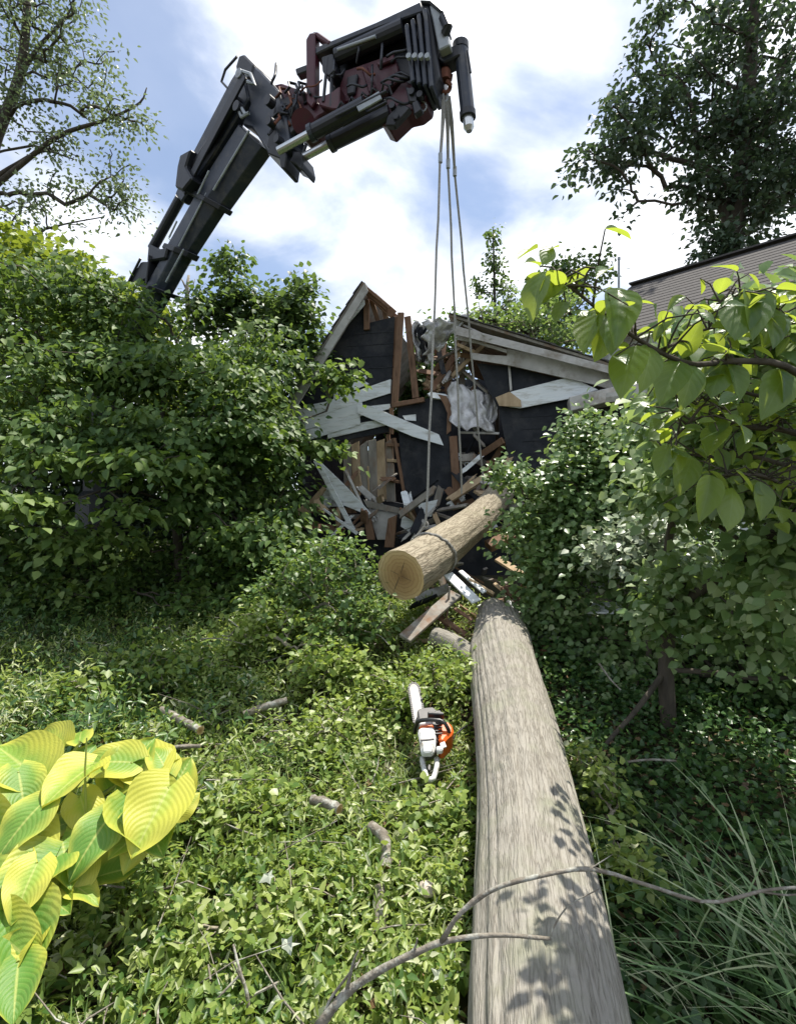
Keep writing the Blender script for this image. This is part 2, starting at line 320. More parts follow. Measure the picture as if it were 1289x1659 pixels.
M['leaf_ivy'] = mat_leaf('leaf_ivy', [(0, (0.025, 0.07, 0.022)), (0.7, (0.065, 0.135, 0.038)), (1, (0.13, 0.21, 0.06))], 0.25, (0.16, 0.28, 0.04), rough=0.35)
M['leaf_silver'] = mat_leaf('leaf_silver', [(0, (0.10, 0.16, 0.07)), (0.5, (0.26, 0.32, 0.20)), (1, (0.48, 0.52, 0.42))], 0.25, (0.4, 0.45, 0.25), rough=0.35)
M['grass'] = mat_leaf('grass', [(0, (0.06, 0.115, 0.03)), (0.7, (0.14, 0.22, 0.05)), (1, (0.36, 0.37, 0.18))], 0.28, (0.25, 0.36, 0.05))
M['grass_blue'] = mat_leaf('grass_blue', [(0, (0.06, 0.13, 0.045)), (0.75, (0.16, 0.26, 0.10)), (1, (0.46, 0.50, 0.30))], 0.2, (0.2, 0.3, 0.12), rough=0.35)
M['dead_leaf'] = mat_leaf('dead_leaf', [(0, (0.10, 0.06, 0.03)), (1, (0.32, 0.22, 0.12))], 0.2, (0.3, 0.2, 0.08))

# ------------------------------------------------------------------ foliage helpers
OVAL_V = np.array([[0, 0, 0], [.30, .40, .07], [.66, .29, .03], [1, 0, -.14], [.66, -.29, .03], [.30, -.40, .07], [.30, 0, -.03], [.66, 0, -.06]])
OVAL_F = [(0, 6, 1), (1, 6, 7, 2), (2, 7, 3), (0, 5, 6), (5, 4, 7, 6), (4, 3, 7)]
DIA_V = np.array([[0, 0, 0], [.5, .40, .07], [1, 0, -.08], [.5, -.40, .07]]); DIA_F = [(0, 2, 1), (0, 3, 2)]
LOBE_V = np.array([[0, 0, 0], [.12, .42, .02], [.34, .20, .0], [.62, .46, .03], [.62, .16, 0], [1, 0, -.08], [.62, -.16, 0], [.62, -.46, .03], [.34, -.20, 0], [.12, -.42, .02], [.34, 0, -.03], [.62, 0, -.04]])
LOBE_F = [(0, 10, 2, 1), (2, 10, 11, 4), (2, 4, 3), (4, 11, 5), (0, 9, 8, 10), (8, 6, 11, 10), (8, 7, 6), (6, 5, 11)]
TEMPL = {'oval': (OVAL_V, OVAL_F), 'dia': (DIA_V, DIA_F), 'lobe': (LOBE_V, LOBE_F)}
def unit(a): return a / np.maximum(np.linalg.norm(a, axis=-1, keepdims=True), 1e-9)
def leaf_cloud(name, pos, axis, nrm, size, kind, mat, parent=None, aspect=1.0, rnd=None, stuff=True):
    """many separate leaf blades in one mesh: pos, axis (towards the tip), nrm (upper side), size"""
    V, Fc = TEMPL[kind]; n = len(pos)
    ax = unit(axis); nr = nrm - (nrm * ax).sum(1, keepdims=True) * ax; nr = unit(nr); sd = np.cross(nr, ax)
    sz = np.asarray(size).reshape(-1, 1, 1)
    vv = pos[:, None, :] + sz * (V[None, :, 0:1] * ax[:, None, :] + V[None, :, 1:2] * aspect * sd[:, None, :] + V[None, :, 2:3] * nr[:, None, :])
    off = parent_loc(parent); vv = vv - np.array(off)
    nv = len(V); verts = vv.reshape(-1, 3)
    loops = np.concatenate([np.array(f) for f in Fc]); lens = np.array([len(f) for f in Fc])
    li = (loops[None, :] + (np.arange(n) * nv)[:, None]).reshape(-1).astype(np.int32)
    ll = np.tile(lens, n); ls = np.concatenate([[0], np.cumsum(ll)[:-1]]).astype(np.int32)
    me = bpy.data.meshes.new(name)
    me.vertices.add(n * nv); me.vertices.foreach_set('co', verts.reshape(-1).astype(np.float32))
    me.loops.add(len(li)); me.loops.foreach_set('vertex_index', li)
    me.polygons.add(len(ll)); me.polygons.foreach_set('loop_start', ls)
    try: me.polygons.foreach_set('loop_total', ll.astype(np.int32))
    except Exception: pass
    me.update(calc_edges=True)
    a = me.attributes.new('rnd', 'FLOAT', 'POINT')
    r = RNG.random(n) if rnd is None else np.clip(rnd, 0, 1)
    a.data.foreach_set('value', np.repeat(r, nv).astype(np.float32))
    me.materials.append(mat)
    o = bpy.data.objects.new(name, me); COL.objects.link(o)
    if parent is not None: o.parent = parent
    if stuff: o['kind'] = 'stuff'
    return o
def blade_cloud(name, base, dirs, length, width, bend, mat, parent=None, seg=4, rnd=None, stuff=True):
    """grass blades: tapered strips that arch over"""
    n = len(base); dirs = unit(dirs)
    hz = dirs.copy(); hz[:, 2] = 0; hz = unit(hz + RNG.normal(0, 1e-3, hz.shape))
    sd = unit(np.cross(hz, np.array([0, 0, 1.0])) + RNG.normal(0, .35, hz.shape))
    rows = []
    for k in range(seg + 1):
        t = k / seg
        c = base + dirs * (length * t)[:, None] + hz * (bend * length * t * t * .7)[:, None] - np.array([0, 0, 1.0]) * (bend * length * t * t * .75)[:, None]
        w = (width * (1 - t ** 1.6) * (0.65 + 0.35 * min(1, t * 4)) * .5 + 0.0003)[:, None]
        rows += [c - sd * w, c + sd * w]
    vv = np.stack(rows, 1) - np.array(parent_loc(parent)); nv = 2 * (seg + 1)
    fc = np.array([[2 * k, 2 * k + 1, 2 * k + 3, 2 * k + 2] for k in range(seg)])
    li = (fc.reshape(-1)[None, :] + (np.arange(n) * nv)[:, None]).reshape(-1).astype(np.int32)
    me = bpy.data.meshes.new(name)
    me.vertices.add(n * nv); me.vertices.foreach_set('co', vv.reshape(-1).astype(np.float32))
    me.loops.add(len(li)); me.loops.foreach_set('vertex_index', li)
    me.polygons.add(n * seg); me.polygons.foreach_set('loop_start', (np.arange(n * seg) * 4).astype(np.int32))
    me.update(calc_edges=True)
    a = me.attributes.new('rnd', 'FLOAT', 'POINT'); r = RNG.random(n) if rnd is None else rnd
    a.data.foreach_set('value', np.repeat(r, nv).astype(np.float32))
    me.materials.append(mat); o = bpy.data.objects.new(name, me); COL.objects.link(o)
    if parent is not None: o.parent = parent
    if stuff: o['kind'] = 'stuff'
    return o

def ellipsoid_targets(blobs, seed):
    """blobs: (px, py, depth, rx px, ry px, depth radius m, count) -> points in and near the skin of each blob"""
    r = np.random.default_rng(seed); out = []
    for (px, py, d, rx, ry, rd, n) in blobs:
        c = np.array(P(px, py, d)); ax = np.array([rx / F * d, rd, ry / F * d])
        u = unit(r.normal(size=(n, 3))); rad = r.random(n) ** 0.38
        out.append(c + u * rad[:, None] * ax)
    return np.concatenate(out)
def carve(tg, seed, cut=.42, s=1.6):
    """drop targets inside noise voids so that the crown breaks into clumps with dark gaps"""
    n = (vnoise(tg[:, 0] * s, tg[:, 2] * s * 1.5, seed) + vnoise(tg[:, 1] * s + 9, tg[:, 2] * s * 1.5 + 4, seed + 1) + vnoise(tg[:, 0] * s * 2.1, tg[:, 1] * s * 2.1, seed + 2) * .6) / 2.6
    return tg[n > cut]
def grow_branches(trunk_pts, trunk_rad, targets, seed, tip=0.006, exp=0.42, start=0.25, arch=0.10, rmax=0.08):
    """link every target to the nearest earlier node; thickness follows how many tips a limb carries"""
    r = np.random.default_rng(seed)
    nodes = [np.array(p) for p in trunk_pts]; k0 = int(len(nodes) * start)
    plen = [0.0] * len(nodes)
    root = nodes[k0]
    order = np.argsort(np.linalg.norm(targets - root, axis=1))
    par = [-1] * len(nodes); chains = []
    for i in order:
        t = targets[i]
        A = np.array(nodes[k0:]); dist = np.linalg.norm(A - t, axis=1) + 0.35 * np.array(plen[k0:]) + 0.35 * np.maximum(0, A[:, 2] - t[2])
        j = int(np.argmin(dist)) + k0; a = nodes[j]; ln = np.linalg.norm(t - a)
        ids = [j]; m = 4
        for q in range(1, m + 1):
            s = q / m
            p = a + (t - a) * s + np.array([0, 0, 1]) * math.sin(math.pi * s) * arch * ln + (r.normal(0, 0.035 * ln, 3) if q < m else 0)
            nodes.append(p); plen.append(plen[j] + ln * s); par.append(ids[-1]); ids.append(len(nodes) - 1)
        chains.append(ids)
    cnt = np.zeros(len(nodes))
    for ids in chains:
        k = ids[-1]
        while k >= 0: cnt[k] += 1; k = par[k]
    rad = np.minimum(tip * np.maximum(cnt, 1) ** exp, rmax)
    mb = MB()
    for ids in chains:
        pts = [nodes[i] for i in ids]; rr = [rad[i] for i in ids]; rr[0] = rad[ids[1]] * 1.15
        mb.tube(pts, rr, 6 if max(rr) > 0.012 else 4, cap=False)
    return mb, chains, nodes
def sprays(targets, seed, per, R, flat=0.4, size=(0.08, 0.12), droop=0.35, jitter=0.5, lean=(0, 0, 0)):
    """leaves spread in loose flat sprays round every target"""
    r = np.random.default_rng(seed); n = len(targets)
    sc = r.uniform(0.65, 1.25, n)
    off = r.normal(size=(n, per, 3)) * np.array([1, 1, flat]) * R * sc[:, None, None] * 0.62
    pos = (targets[:, None, :] + off)
    tl = r.normal(0, .28, (n, 1, 2)); pos[..., 2] += off[..., 0] * tl[..., 0] + off[..., 1] * tl[..., 1] - 0.25 * (off[..., :2] ** 2).sum(-1) / R
    pos = pos.reshape(-1, 3); off = off.reshape(-1, 3)
    ax = unit(off * np.array([1, 1, .3]) + r.normal(0, R * jitter, off.shape)) + np.array([0, 0, -droop]) + r.normal(0, .25, off.shape)
    nr = np.array([0, 0, 1.0]) + r.normal(0, .38, off.shape) + np.array(lean)
    tint = np.clip(np.repeat(r.normal(.45, .17, n), per) + r.normal(0, .17, len(pos)), 0, 1)
    return pos, ax, nr, r.uniform(size[0], size[1], len(pos)), tint
# ------------------------------------------------------------------ ground
def build_ground():
    xs = np.concatenate([[-900, -300, -100, -40, -20], np.linspace(-10, 10, 101), [20, 40, 100, 300, 900]])
    ys = np.concatenate([[-600, -200, -60, -20, -8], np.linspace(-3, 16, 96), [22, 40, 100, 300, 1200]])
    X, Y = np.meshgrid(xs, ys); Z = G(X, Y)
    v = np.stack([X, Y, Z], -1).reshape(-1, 3); nx = len(xs)
    f = [(j * nx + i, j * nx + i + 1, (j + 1) * nx + i + 1, (j + 1) * nx + i) for j in range(len(ys) - 1) for i in range(nx - 1)]
    o = mesh_obj('ground', v, f, M['soil'], smooth=True); o['kind'] = 'structure'
build_ground()

# ------------------------------------------------------------------ the crushed house
WL = P(488, 829, 8.7); WR = P(1075, 829, 7.4)
WU = (WR - WL).normalized(); WN = Vector((WU.y, -WU.x, 0)).normalized()      # outwards, towards the camera
WB = -WN
WP = Plane(WL, WN)
def W3(X, Y, off=0.0): return WP(470 + X / 3.2225, 440 + Y / 3.2225, off)     # enlarged view of the left half
def W4(X, Y, off=0.0): return WP(740 + X / 2.348, 350 + Y / 2.348, off)       # enlarged view of the right half
house = thing('crushed_house', 'white sided gabled house with its front wall and roof torn open', 'house', (WL.x + 1, WL.y, float(G(WL.x + 1, WL.y))))
def panel(name, pts, off, th, mat, parent=house, w=W3, bevel=0.0):
    return MB().prism([w(x, y, off) for x, y in pts], WB * th).build(name, mat, parent, bevel=bevel)
def stick(name, a, b, wd, th, off, mat, parent=house, w=W3, offb=None):
    A = w(a[0], a[1], off); B = w(b[0], b[1], off if offb is None else offb)
    return MB().bar(A, B, wd, th, up=WN).build(name, mat, parent, bevel=0.004)
# dark papered wall, in the torn pieces that still stand
panel('wall_paper', [(95, 500), (180, 420), (378, 100), (400, 270), (545, 235), (530, 560), (400, 600), (200, 640), (85, 700), (10, 720), (10, 620)], 0.0, 0.05, M['tar_paper_and_shade'])
panel('wall_paper', [(10, 722), (85, 702), (200, 642), (400, 602), (530, 640), (520, 835), (240, 890), (75, 900), (10, 900)], -0.004, 0.05, M['tar_paper_and_shade'])
panel('wall_paper', [(560, 705), (690, 670), (790, 640), (832, 700), (835, 840), (845, 1130), (800, 1320), (590, 1330), (590, 1110), (570, 900)], 0.0, 0.04, M['tar_paper_and_shade'])
panel('wall_paper', [(75, 560), (200, 572), (545, 655), (640, 700), (640, 960), (440, 1010), (200, 945), (160, 740), (110, 640)], 0.0, 0.05, M['tar_paper_and_shade'], w=W4)
panel('wall_paper', [(645, 720), (800, 690), (900, 720), (900, 1200), (645, 1150)], -0.01, 0.05, M['tar_paper_and_shade'], w=W4)
for k in range(7):     # lap lines of the paper, real ledges
    x0, x1 = 120, 540
    y0 = 330 + 62 * k
    if y0 < 560: stick('paper_lap', (x0 + max(0, 210 - 36 * k), y0), (x1, y0 - 18), 0.012, 0.006, 0.004, M['tar_paper_and_shade'])
for k in range(5):
    stick('paper_lap', (230 + 6 * k, 720 + 46 * k), (560, 700 + 47 * k), 0.012, 0.006, 0.004, M['tar_paper_and_shade'], w=W4)
# siding courses that still hang on the left
for pts, off in [([(228, 612), (330, 572), (392, 540), (400, 556), (386, 570), (412, 586), (225, 664)], .030),
                 ([(205, 672), (360, 618), (526, 560), (523, 634), (190, 738)], .036),
                 ([(76, 775), (200, 728), (372, 668), (380, 706), (520, 690), (522, 716), (78, 826)], .030),
                 ([(78, 830), (350, 745), (362, 752), (366, 800), (85, 882)], .044),
                 ([(192, 815), (366, 790), (500, 765), (510, 800), (196, 872)], .030),
                 ([(585, 752), (655, 745), (656, 780), (600, 776)], .030),
                 ([(8, 735), (120, 692), (200, 676), (190, 722), (78, 770), (8, 792)], .030),
                 ([(8, 795), (74, 778), (76, 826), (8, 850)], .026)]:
    panel('siding_board', pts, off, 0.018, M['siding'], bevel=0.003)
# left rake: roof sheet, shingles, fascia and the white soffit strip beneath
pk = (378, 52); lo = (-90, 800)
rl = [W3(*pk, .28), W3(lo[0], lo[1], .28)]
UPL = (rl[1] - rl[0]).normalized(); RN = WN.cross(UPL).normalized()
if RN.z < 0: RN = -RN
mb = MB(); mb.prism([rl[0], rl[1], rl[1] - RN * .05, rl[0] - RN * .05], WB * 4.6); mb.build('roof_deck', M['grey_lumber'], house)
for k in range(13):
    a = rl[0].lerp(rl[1], k / 13) - WB * .02; b = rl[0].lerp(rl[1], (k + 1.15) / 13) - WB * .02
    MB().prism([a + RN * .012, b + RN * .030, b + RN * .014, a + RN * .002], WB * 4.64).build('shingle_course', M['shingle'], house)
mb = MB(); mb.prism([rl[0] - RN * .055 - WB * .03, rl[1] - RN * .055 - WB * .03, rl[1] - RN * .20 - WB * .03, rl[0] - RN * .17 - WB * .03 + UPL * .08], WB * .03); mb.build('rake_board', M['trim'], house)
panel('soffit_strip', [(375, 138), (388, 150), (388, 172), (100, 505), (86, 505), (210, 330)], .20, .02, M['siding'])
# torn right slope near the peak: rafters, decking ends and studs
for a, b, w_, t_, o_, ob in [((395, 108), (505, 200), .05, .10, .12, .10), ((385, 75), (520, 190), .05, .05, .2, .2), ((398, 150), (400, 305), .09, .05, .03, .03),
                         ((412, 120), (462, 265), .07, .05, -.05, -.1), ((455, 150), (535, 240), .06, .09, -.2, -.1), ((490, 190), (500, 250), .07, .05, -.05, -.05), ((430, 130), (540, 225), .14, .03, .0, .0), ((480, 180), (560, 240), .06, .06, -.3, -.2)]:
    stick('rafter', a, b, w_, t_, o_, M['lumber'], offb=ob)
for a, b, o_ in [((578, 215), (545, 690), .05), ((612, 235), (655, 660), .02), ((560, 235), (535, 560), -.04)]:
    stick('stud', a, b, .10, .045, o_, M['lumber'])
stick('sill_board', (530, 700), (700, 668), .07, .06, .06, M['lumber'])
stick('sill_board', (528, 712), (528, 850), .06, .05, .04, M['lumber'])
# exposed inner boards under the siding
for k in range(6):
    x0 = 275 + k * 44
    panel('lath_board', [(x0, 900 + (k % 3) * 12 - k * 6), (x0 + 40, 888 - k * 4), (x0 + 44 + k * 2, 1160 + k * 8), (x0 + 6, 1150 + (k % 2) * 22 + k * 6)], -.02 - .012 * (k % 2), .02, M['grey_lumber'] if k % 3 != 1 else M['pale_lumber'], bevel=.003)
for a, b in [((300, 1040), (320, 1150)), ((352, 1020), (372, 1120)), ((405, 1015), (412, 1180))]:
    stick('lath_strip', a, b, .03, .02, .03, M['pale_lumber'])
stick('stud', (545, 870), (595, 1160), .045, .05, .03, M['lumber']); stick('stud', (510, 850), (535, 1120), .06, .05, -.06, M['lumber'])
stick('noggin', (505, 905), (568, 905), .05, .05, .0, M['lumber']); stick('noggin', (515, 1090), (580, 1100), .05, .05, -.02, M['lumber'])
stick('noggin', (505, 985), (572, 990), .05, .05, -.03, M['pale_lumber'])
stick('stud', (850, 860), (868, 1150), .12, .06, .02, M['lumber'])
panel('torn_lining', [(770, 640), (815, 650), (840, 700), (838, 830), (815, 850), (820, 740), (800, 690)], .07, .03, M['lumber'])
# lower wall behind the debris
panel('foundation_wall', [(10, 1180), (430, 1180), (600, 1215), (640, 1210), (1500, 1210), (1900, 1230), (1900, 1700), (10, 1700)], -.06, .18, M['tar_paper_and_shade'])
# right slope: decking layers, fascia, soffit
rr = [W4(-30, 372, .32), W4(640, 578, .32)]
UR = (rr[1] - rr[0]).normalized(); RN2 = UR.cross(WN).normalized()
if RN2.z < 0: RN2 = -RN2
re = rr[1] + UR * .9
MB().prism([rr[0], re, re - RN2 * .035, rr[0] - RN2 * .035], WB * 3.6).build('roof_deck', M['grey_lumber'], house)
for k in range(9):
    a = rr[0].lerp(re, k / 9) - WB * .03; b = rr[0].lerp(re, (k + 1.15) / 9) - WB * .03
    MB().prism([a + RN2 * .010, b + RN2 * .028, b + RN2 * .012, a + RN2 * .002], WB * 3.66).build('shingle_course', M['shingle'], house)
panel('rake_board', [(-15, 415), (40, 430), (580, 570), (640, 592), (640, 612), (580, 598), (60, 466), (-10, 450)], .34, .03, M['trim'], w=W4)
panel('soffit_board', [(55, 520), (120, 528), (190, 532), (190, 505), (380, 545), (600, 605), (600, 664), (520, 640), (190, 566), (60, 545)], .16, .03, M['trim'], w=W4)
panel('soffit_board', [(0, 440), (60, 470), (190, 508), (188, 520), (80, 486), (0, 470)], .22, .03, M['trim'], w=W4)
stick('conduit', (197, 560), (205, 665), .035, .035, .03, M['trim'], w=W4)
# slipped white siding sheet on the right and the low eave with its gutter
panel('siding_board', [(150, 700), (205, 668), (430, 611), (536, 660), (420, 696), (240, 731), (170, 722)], .10, .02, M['siding'], w=W4, bevel=.003)
panel('splintered_end', [(146, 690), (200, 668), (242, 700), (245, 726), (160, 722)], .125, .02, M['pale_lumber'], w=W4)
MB().prism([W4(425, 688, .42), W4(600, 648, .42), W4(600, 700, .42), W4(432, 742, .42)], WB * .4).build('eave_end', M['trim'], house, bevel=.01)
g0, g1 = W4(560, 690, .45), W4(930, 640, .45)
mb = MB(); prof = [(0, 0), (.10, 0), (.13, .06), (.13, .12), (.115, .12), (.115, .065), (.09, .015), (.0, .015)]
mb.prism([g0 + WN * a + Vector((0, 0, b - .09)) for a, b in prof], g1 - g0); mb.build('gutter', M['trim'], house)
MB().prism([W4(600, 640, .40), W4(940, 585, .40), W4(940, 640, .40), W4(600, 700, .40)], WB * .5).build('eave_box', M['trim'], house)
# crumpled lining and underlay round the hole: bent sheets
def crumple(name, ul, ur, lr, ll, offs, mat, amp, seed, parent=house, nx=24, ny=24, w=W3):
    r = np.random.default_rng(seed); a, b, c, d = [w(*q, o) for q, o in zip((ul, ur, lr, ll), offs)]
    vs = []; fs = []
    for j in range(ny + 1):
        for i in range(nx + 1):
            s, t = i / nx, j / ny
            p = (a.lerp(b, s)).lerp(d.lerp(c, s), t)
            e = 1.0 if 0 < i < nx and 0 < j < ny else 1.6
            p = p + WN * ((float(fbm(s * 7 + seed, t * 2.2 + s, seed, 3)) - .44) * amp * 3.2) + WU * ((float(vnoise(t * 6 + seed, s * 2, seed + 3)) - .5) * amp * .8 * e) + Vector((0, 0, 1)) * ((float(vnoise(s * 6 + seed, t * 2, seed + 5)) - .5) * amp * .8 * e)
            vs.append(p)
    for j in range(ny):
        for i in range(nx):
            q = j * (nx + 1) + i; fs.append((q, q + 1, q + nx + 2, q + nx + 1))
    o = mesh_obj(name, vs, fs, mat, parent, smooth=True)
    m = o.modifiers.new('thick', 'SOLIDIFY'); m.thickness = 0.008
    return o
crumple('crumpled_lining', (830, 590), (1000, 610), (1055, 830), (850, 835), (.05, -.05, -.1, .12), M['foil'], .10, 4)
crumple('crumpled_lining', (985, 640), (1095, 640), (1050, 830), (960, 830), (-.25, -.2, -.15, -.1), M['foil'], .08, 9)
crumple('roof_underlay', (690, 235), (940, 240), (850, 330), (720, 460), (.35, .3, .1, .1), M['foil'], .13, 12)
crumple('roof_underlay', (640, 280), (720, 250), (720, 470), (660, 470), (-.05, .1, 0, -.1), M['foil'], .14, 17)
crumple('torn_felt', (660, 290), (735, 300), (720, 430), (670, 460), (.0, .05, .1, 0), M['tar_paper_and_shade'], .12, 23)
# broken timbers in the hole
for a, b, w_, t_, o_, ob, m_ in [((740, 620), (860, 440), .10, .08, -.1, -.25, 'lumber'), ((720, 560), (830, 430), .08, .06, -.25, -.3, 'lumber'), ((800, 600), (870, 480), .13, .03, -.35, -.3, 'pale_lumber'),
                             ((860, 410), (950, 350), .07, .06, .2, .1, 'grey_lumber'), ((990, 960), (1110, 880), .10, .04, -.25, .0, 'lumber'), ((1000, 1080), (1130, 880), .09, .05, -.5, -.1, 'lumber'),
                             ((880, 840), (1090, 845), .035, .035, -.1, -.1, 'trim'), ((860, 1000), (840, 1180), .09, .05, -.3, -.1, 'lumber'), ((900, 1130), (1060, 1150), .05, .1, -.2, -.6, 'lumber'), ((870, 380), (960, 420), .05, .04, .25, .1, 'pale_lumber')]:
    stick('broken_timber', a, b, w_, t_, o_, M[m_], offb=ob)
# loose splintered debris of framing, lath and siding about the breach, parented to the house
def splinter(c, ax, up, ln, wd, th, mat, parent, seed, name='splintered_board'):
    r = random.Random(seed); ax = Vector(ax).normalized(); b = Vector(up).cross(ax).normalized(); n = ax.cross(b)
    def jag(sgn):
        k = r.randrange(3, 6); out = []
        for i in range(k + 1): out.append((sgn * (ln / 2 + r.uniform(-.28, .20) * min(ln * .5, .22)), -wd / 2 + wd * i / k))
        return out
    pts = jag(1) + jag(-1)[::-1]
    q = [Vector(c) + ax * u + b * v for u, v in pts]
    return MB().prism(q, n * th).build(name, M[mat], parent)
_r = random.Random(404)
for k in range(92):
    z = k % 4
    if z == 0: c = W3(_r.uniform(660, 1000), _r.uniform(300, 660), _r.uniform(-.5, .25))
    elif z == 1: c = W3(_r.uniform(540, 1060), _r.uniform(1120, 1370), _r.uniform(.0, .7))
    elif z == 2: c = P(_r.uniform(735, 905), _r.uniform(855, 985), 0.1) if False else W3(_r.uniform(860, 1180), _r.uniform(850, 1300), _r.uniform(-.8, .5))
    else: c = W3(_r.uniform(60, 520), _r.uniform(1080, 1400), _r.uniform(.05, .5))
    ax = Vector((_r.gauss(0, 1), _r.gauss(0, .5), _r.gauss(0, .9))) if z else Vector((_r.gauss(.4, .6), _r.gauss(0, .4), _r.gauss(.2, .8)))
    splinter(c, ax, Vector((_r.gauss(0, .5), -1, _r.gauss(.5, .6))), _r.uniform(.2, .75), _r.uniform(.035, .13), _r.uniform(.012, .04), _r.choice(['lumber', 'lumber', 'grey_lumber', 'pale_lumber', 'grey_lumber', 'siding', 'tar_paper_and_shade', 'trim']), house, 900 + k)
for k in range(34):   # heap spilling out below the log
    px = _r.uniform(700, 915); d = _r.uniform(5.1, 6.9); c = P(px, 0, d); c.z = float(G(c.x, d)) + _r.uniform(.03, .12) + .38 * max(0, (d - 5.2) / 1.7) * _r.random()
    splinter(c, Vector((_r.gauss(0, 1), _r.gauss(0, 1), _r.gauss(0, .28))), Vector((_r.gauss(0, .3), _r.gauss(0, .3), 1)), _r.uniform(.25, .85), _r.uniform(.04, .14), _r.uniform(.015, .04), _r.choice(['lumber', 'lumber', 'grey_lumber', 'pale_lumber', 'siding', 'trim']), house, 1200 + k)
crumple('torn_insulation', (700, 560), (800, 540), (790, 640), (720, 650), (-.3, -.2, -.1, -.2), M['pale_lumber'], .10, 31)
crumple('torn_insulation', (880, 1060), (990, 1080), (1000, 1180), (870, 1170), (-.6, -.5, -.2, -.2), M['grey_lumber'], .10, 37)
# side walls, back wall (low, roof behind is gone) and floor so that the inside is a room; black walls paint in its shade
def wl(u, dpt, z): return WL + WU * u + WB * dpt + Vector((0, 0, z - WL.z))
g_ = float(G(1, 8))
MB().prism([wl(.02, .06, g_ - .3), wl(.02, 4.4, g_ - .3), wl(.02, 4.4, 3.35), wl(.02, .06, 3.35)], -WU * .1).build('side_wall', M['tar_paper_and_shade'], house)
MB().prism([wl(.0, 4.42, g_ - .3), wl(5.6, 4.42, g_ - .3), wl(5.6, 4.42, 4.9), wl(1.5, 4.42, 5.15), wl(1.45, 4.42, 4.35), wl(0, 4.42, 4.35)], WB * .1).build('back_wall', M['tar_paper_and_shade'], house)
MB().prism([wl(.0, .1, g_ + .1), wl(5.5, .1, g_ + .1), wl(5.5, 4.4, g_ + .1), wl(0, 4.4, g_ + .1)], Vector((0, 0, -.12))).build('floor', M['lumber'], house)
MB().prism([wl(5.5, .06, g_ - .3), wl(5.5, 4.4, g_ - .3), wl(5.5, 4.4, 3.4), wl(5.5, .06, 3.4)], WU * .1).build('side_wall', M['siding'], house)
MB().prism([wl(2.4, 2.2, g_ + .1), wl(5.4, 2.2, g_ + .1), wl(5.4, 2.2, 3.6), wl(2.4, 2.2, 3.2)], WB * .08).build('inner_wall', M['tar_paper_and_shade'], house)

# ------------------------------------------------------------------ loose wreckage below the wall, every piece a thing
def loose(label, pts, w, off, th, mat, name='broken_board', cat='board', tilt=0.0, bevel=.003):
    q = [w(x, y, off + tilt * k) for k, (x, y) in enumerate(pts)]
    c = sum(q, Vector()) / len(q); base = Vector((c.x, c.y, min(p.z for p in q)))
    mb = MB(); mb.prism([p - base for p in q], WB * th)
    o = mb.build(name, mat, None, bevel=bevel); o.location = base
    return tag(o, label, cat, 'wreckage torn from the house')
loose('long white siding board hanging diagonally across the black wall', [(350, 695), (420, 702), (775, 850), (800, 908), (640, 862), (352, 740)], W3, .10, .02, M['siding'])
loose('pointed white siding sheet leaning at the left of the wall', [(140, 1005), (165, 1000), (300, 1130), (445, 1288), (290, 1225), (215, 1190)], W3, .35, .02, M['siding'])
loose('narrow white strip slanting down across the pointed siding sheet', [(120, 990), (150, 985), (350, 1365), (320, 1360)], W3, .42, .02, M['siding'])
loose('thin white strip low in the greenery left of the log', [(160, 1238), (178, 1236), (355, 1362), (345, 1376)], W3, .5, .02, M['siding'])
loose('white strip standing against the left bush at the wall corner', [(28, 830), (45, 838), (110, 930), (95, 930)], W3, .3, .02, M['siding'])
loose('grey strip behind the white strip at the wall corner', [(0, 830), (14, 838), (60, 915), (45, 912)], W3, .25, .02, M['trim'])
loose('pale green white board scrap behind the pointed siding sheet', [(150, 1215), (185, 1130), (225, 1150), (205, 1235)], W3, .28, .02, M['siding'])
loose('weathered brown board lying level under the pointed sheet', [(45, 1235), (330, 1232), (345, 1262), (60, 1262)], W3, .22, .04, M['lumber'])
loose('pale splintered timber end beside the left bush', [(38, 1240), (110, 1185), (170, 1120), (182, 1135), (100, 1262), (45, 1275)], W3, .4, .06, M['pale_lumber'], name='broken_timber', cat='timber')
loose('upright jagged grey sheathing shard left of the sling', [(600, 1195), (628, 1145), (655, 1290), (620, 1360), (575, 1330), (590, 1240)], W3, .3, .02, M['siding'])
loose('grey horizontal board below the exposed inner boards', [(380, 1190), (590, 1240), (600, 1270), (400, 1230)], W3, .25, .03, M['grey_lumber'])
loose('wide grey sheathing board above the brown post', [(400, 1240), (560, 1262), (545, 1400), (455, 1400)], W3, .2, .03, M['trim'])
loose('short brown post standing beside the hanging log end', [(510, 1290), (556, 1270), (540, 1440), (490, 1440)], W3, .45, .06, M['lumber'], name='broken_post', cat='post')
loose('brown scrap post left of the short brown post', [(385, 1290), (420, 1285), (440, 1400), (400, 1400)], W3, .35, .05, M['lumber'], name='broken_post', cat='post')
loose('light grey shard behind the sling just above the log', [(660, 1215), (770, 1190), (735, 1280), (700, 1275)], W3, .35, .02, M['siding'])
loose('grey strip leaning on the hanging log from the left', [(625, 1405), (690, 1290), (700, 1300), (650, 1412)], W3, .6, .02, M['trim'])
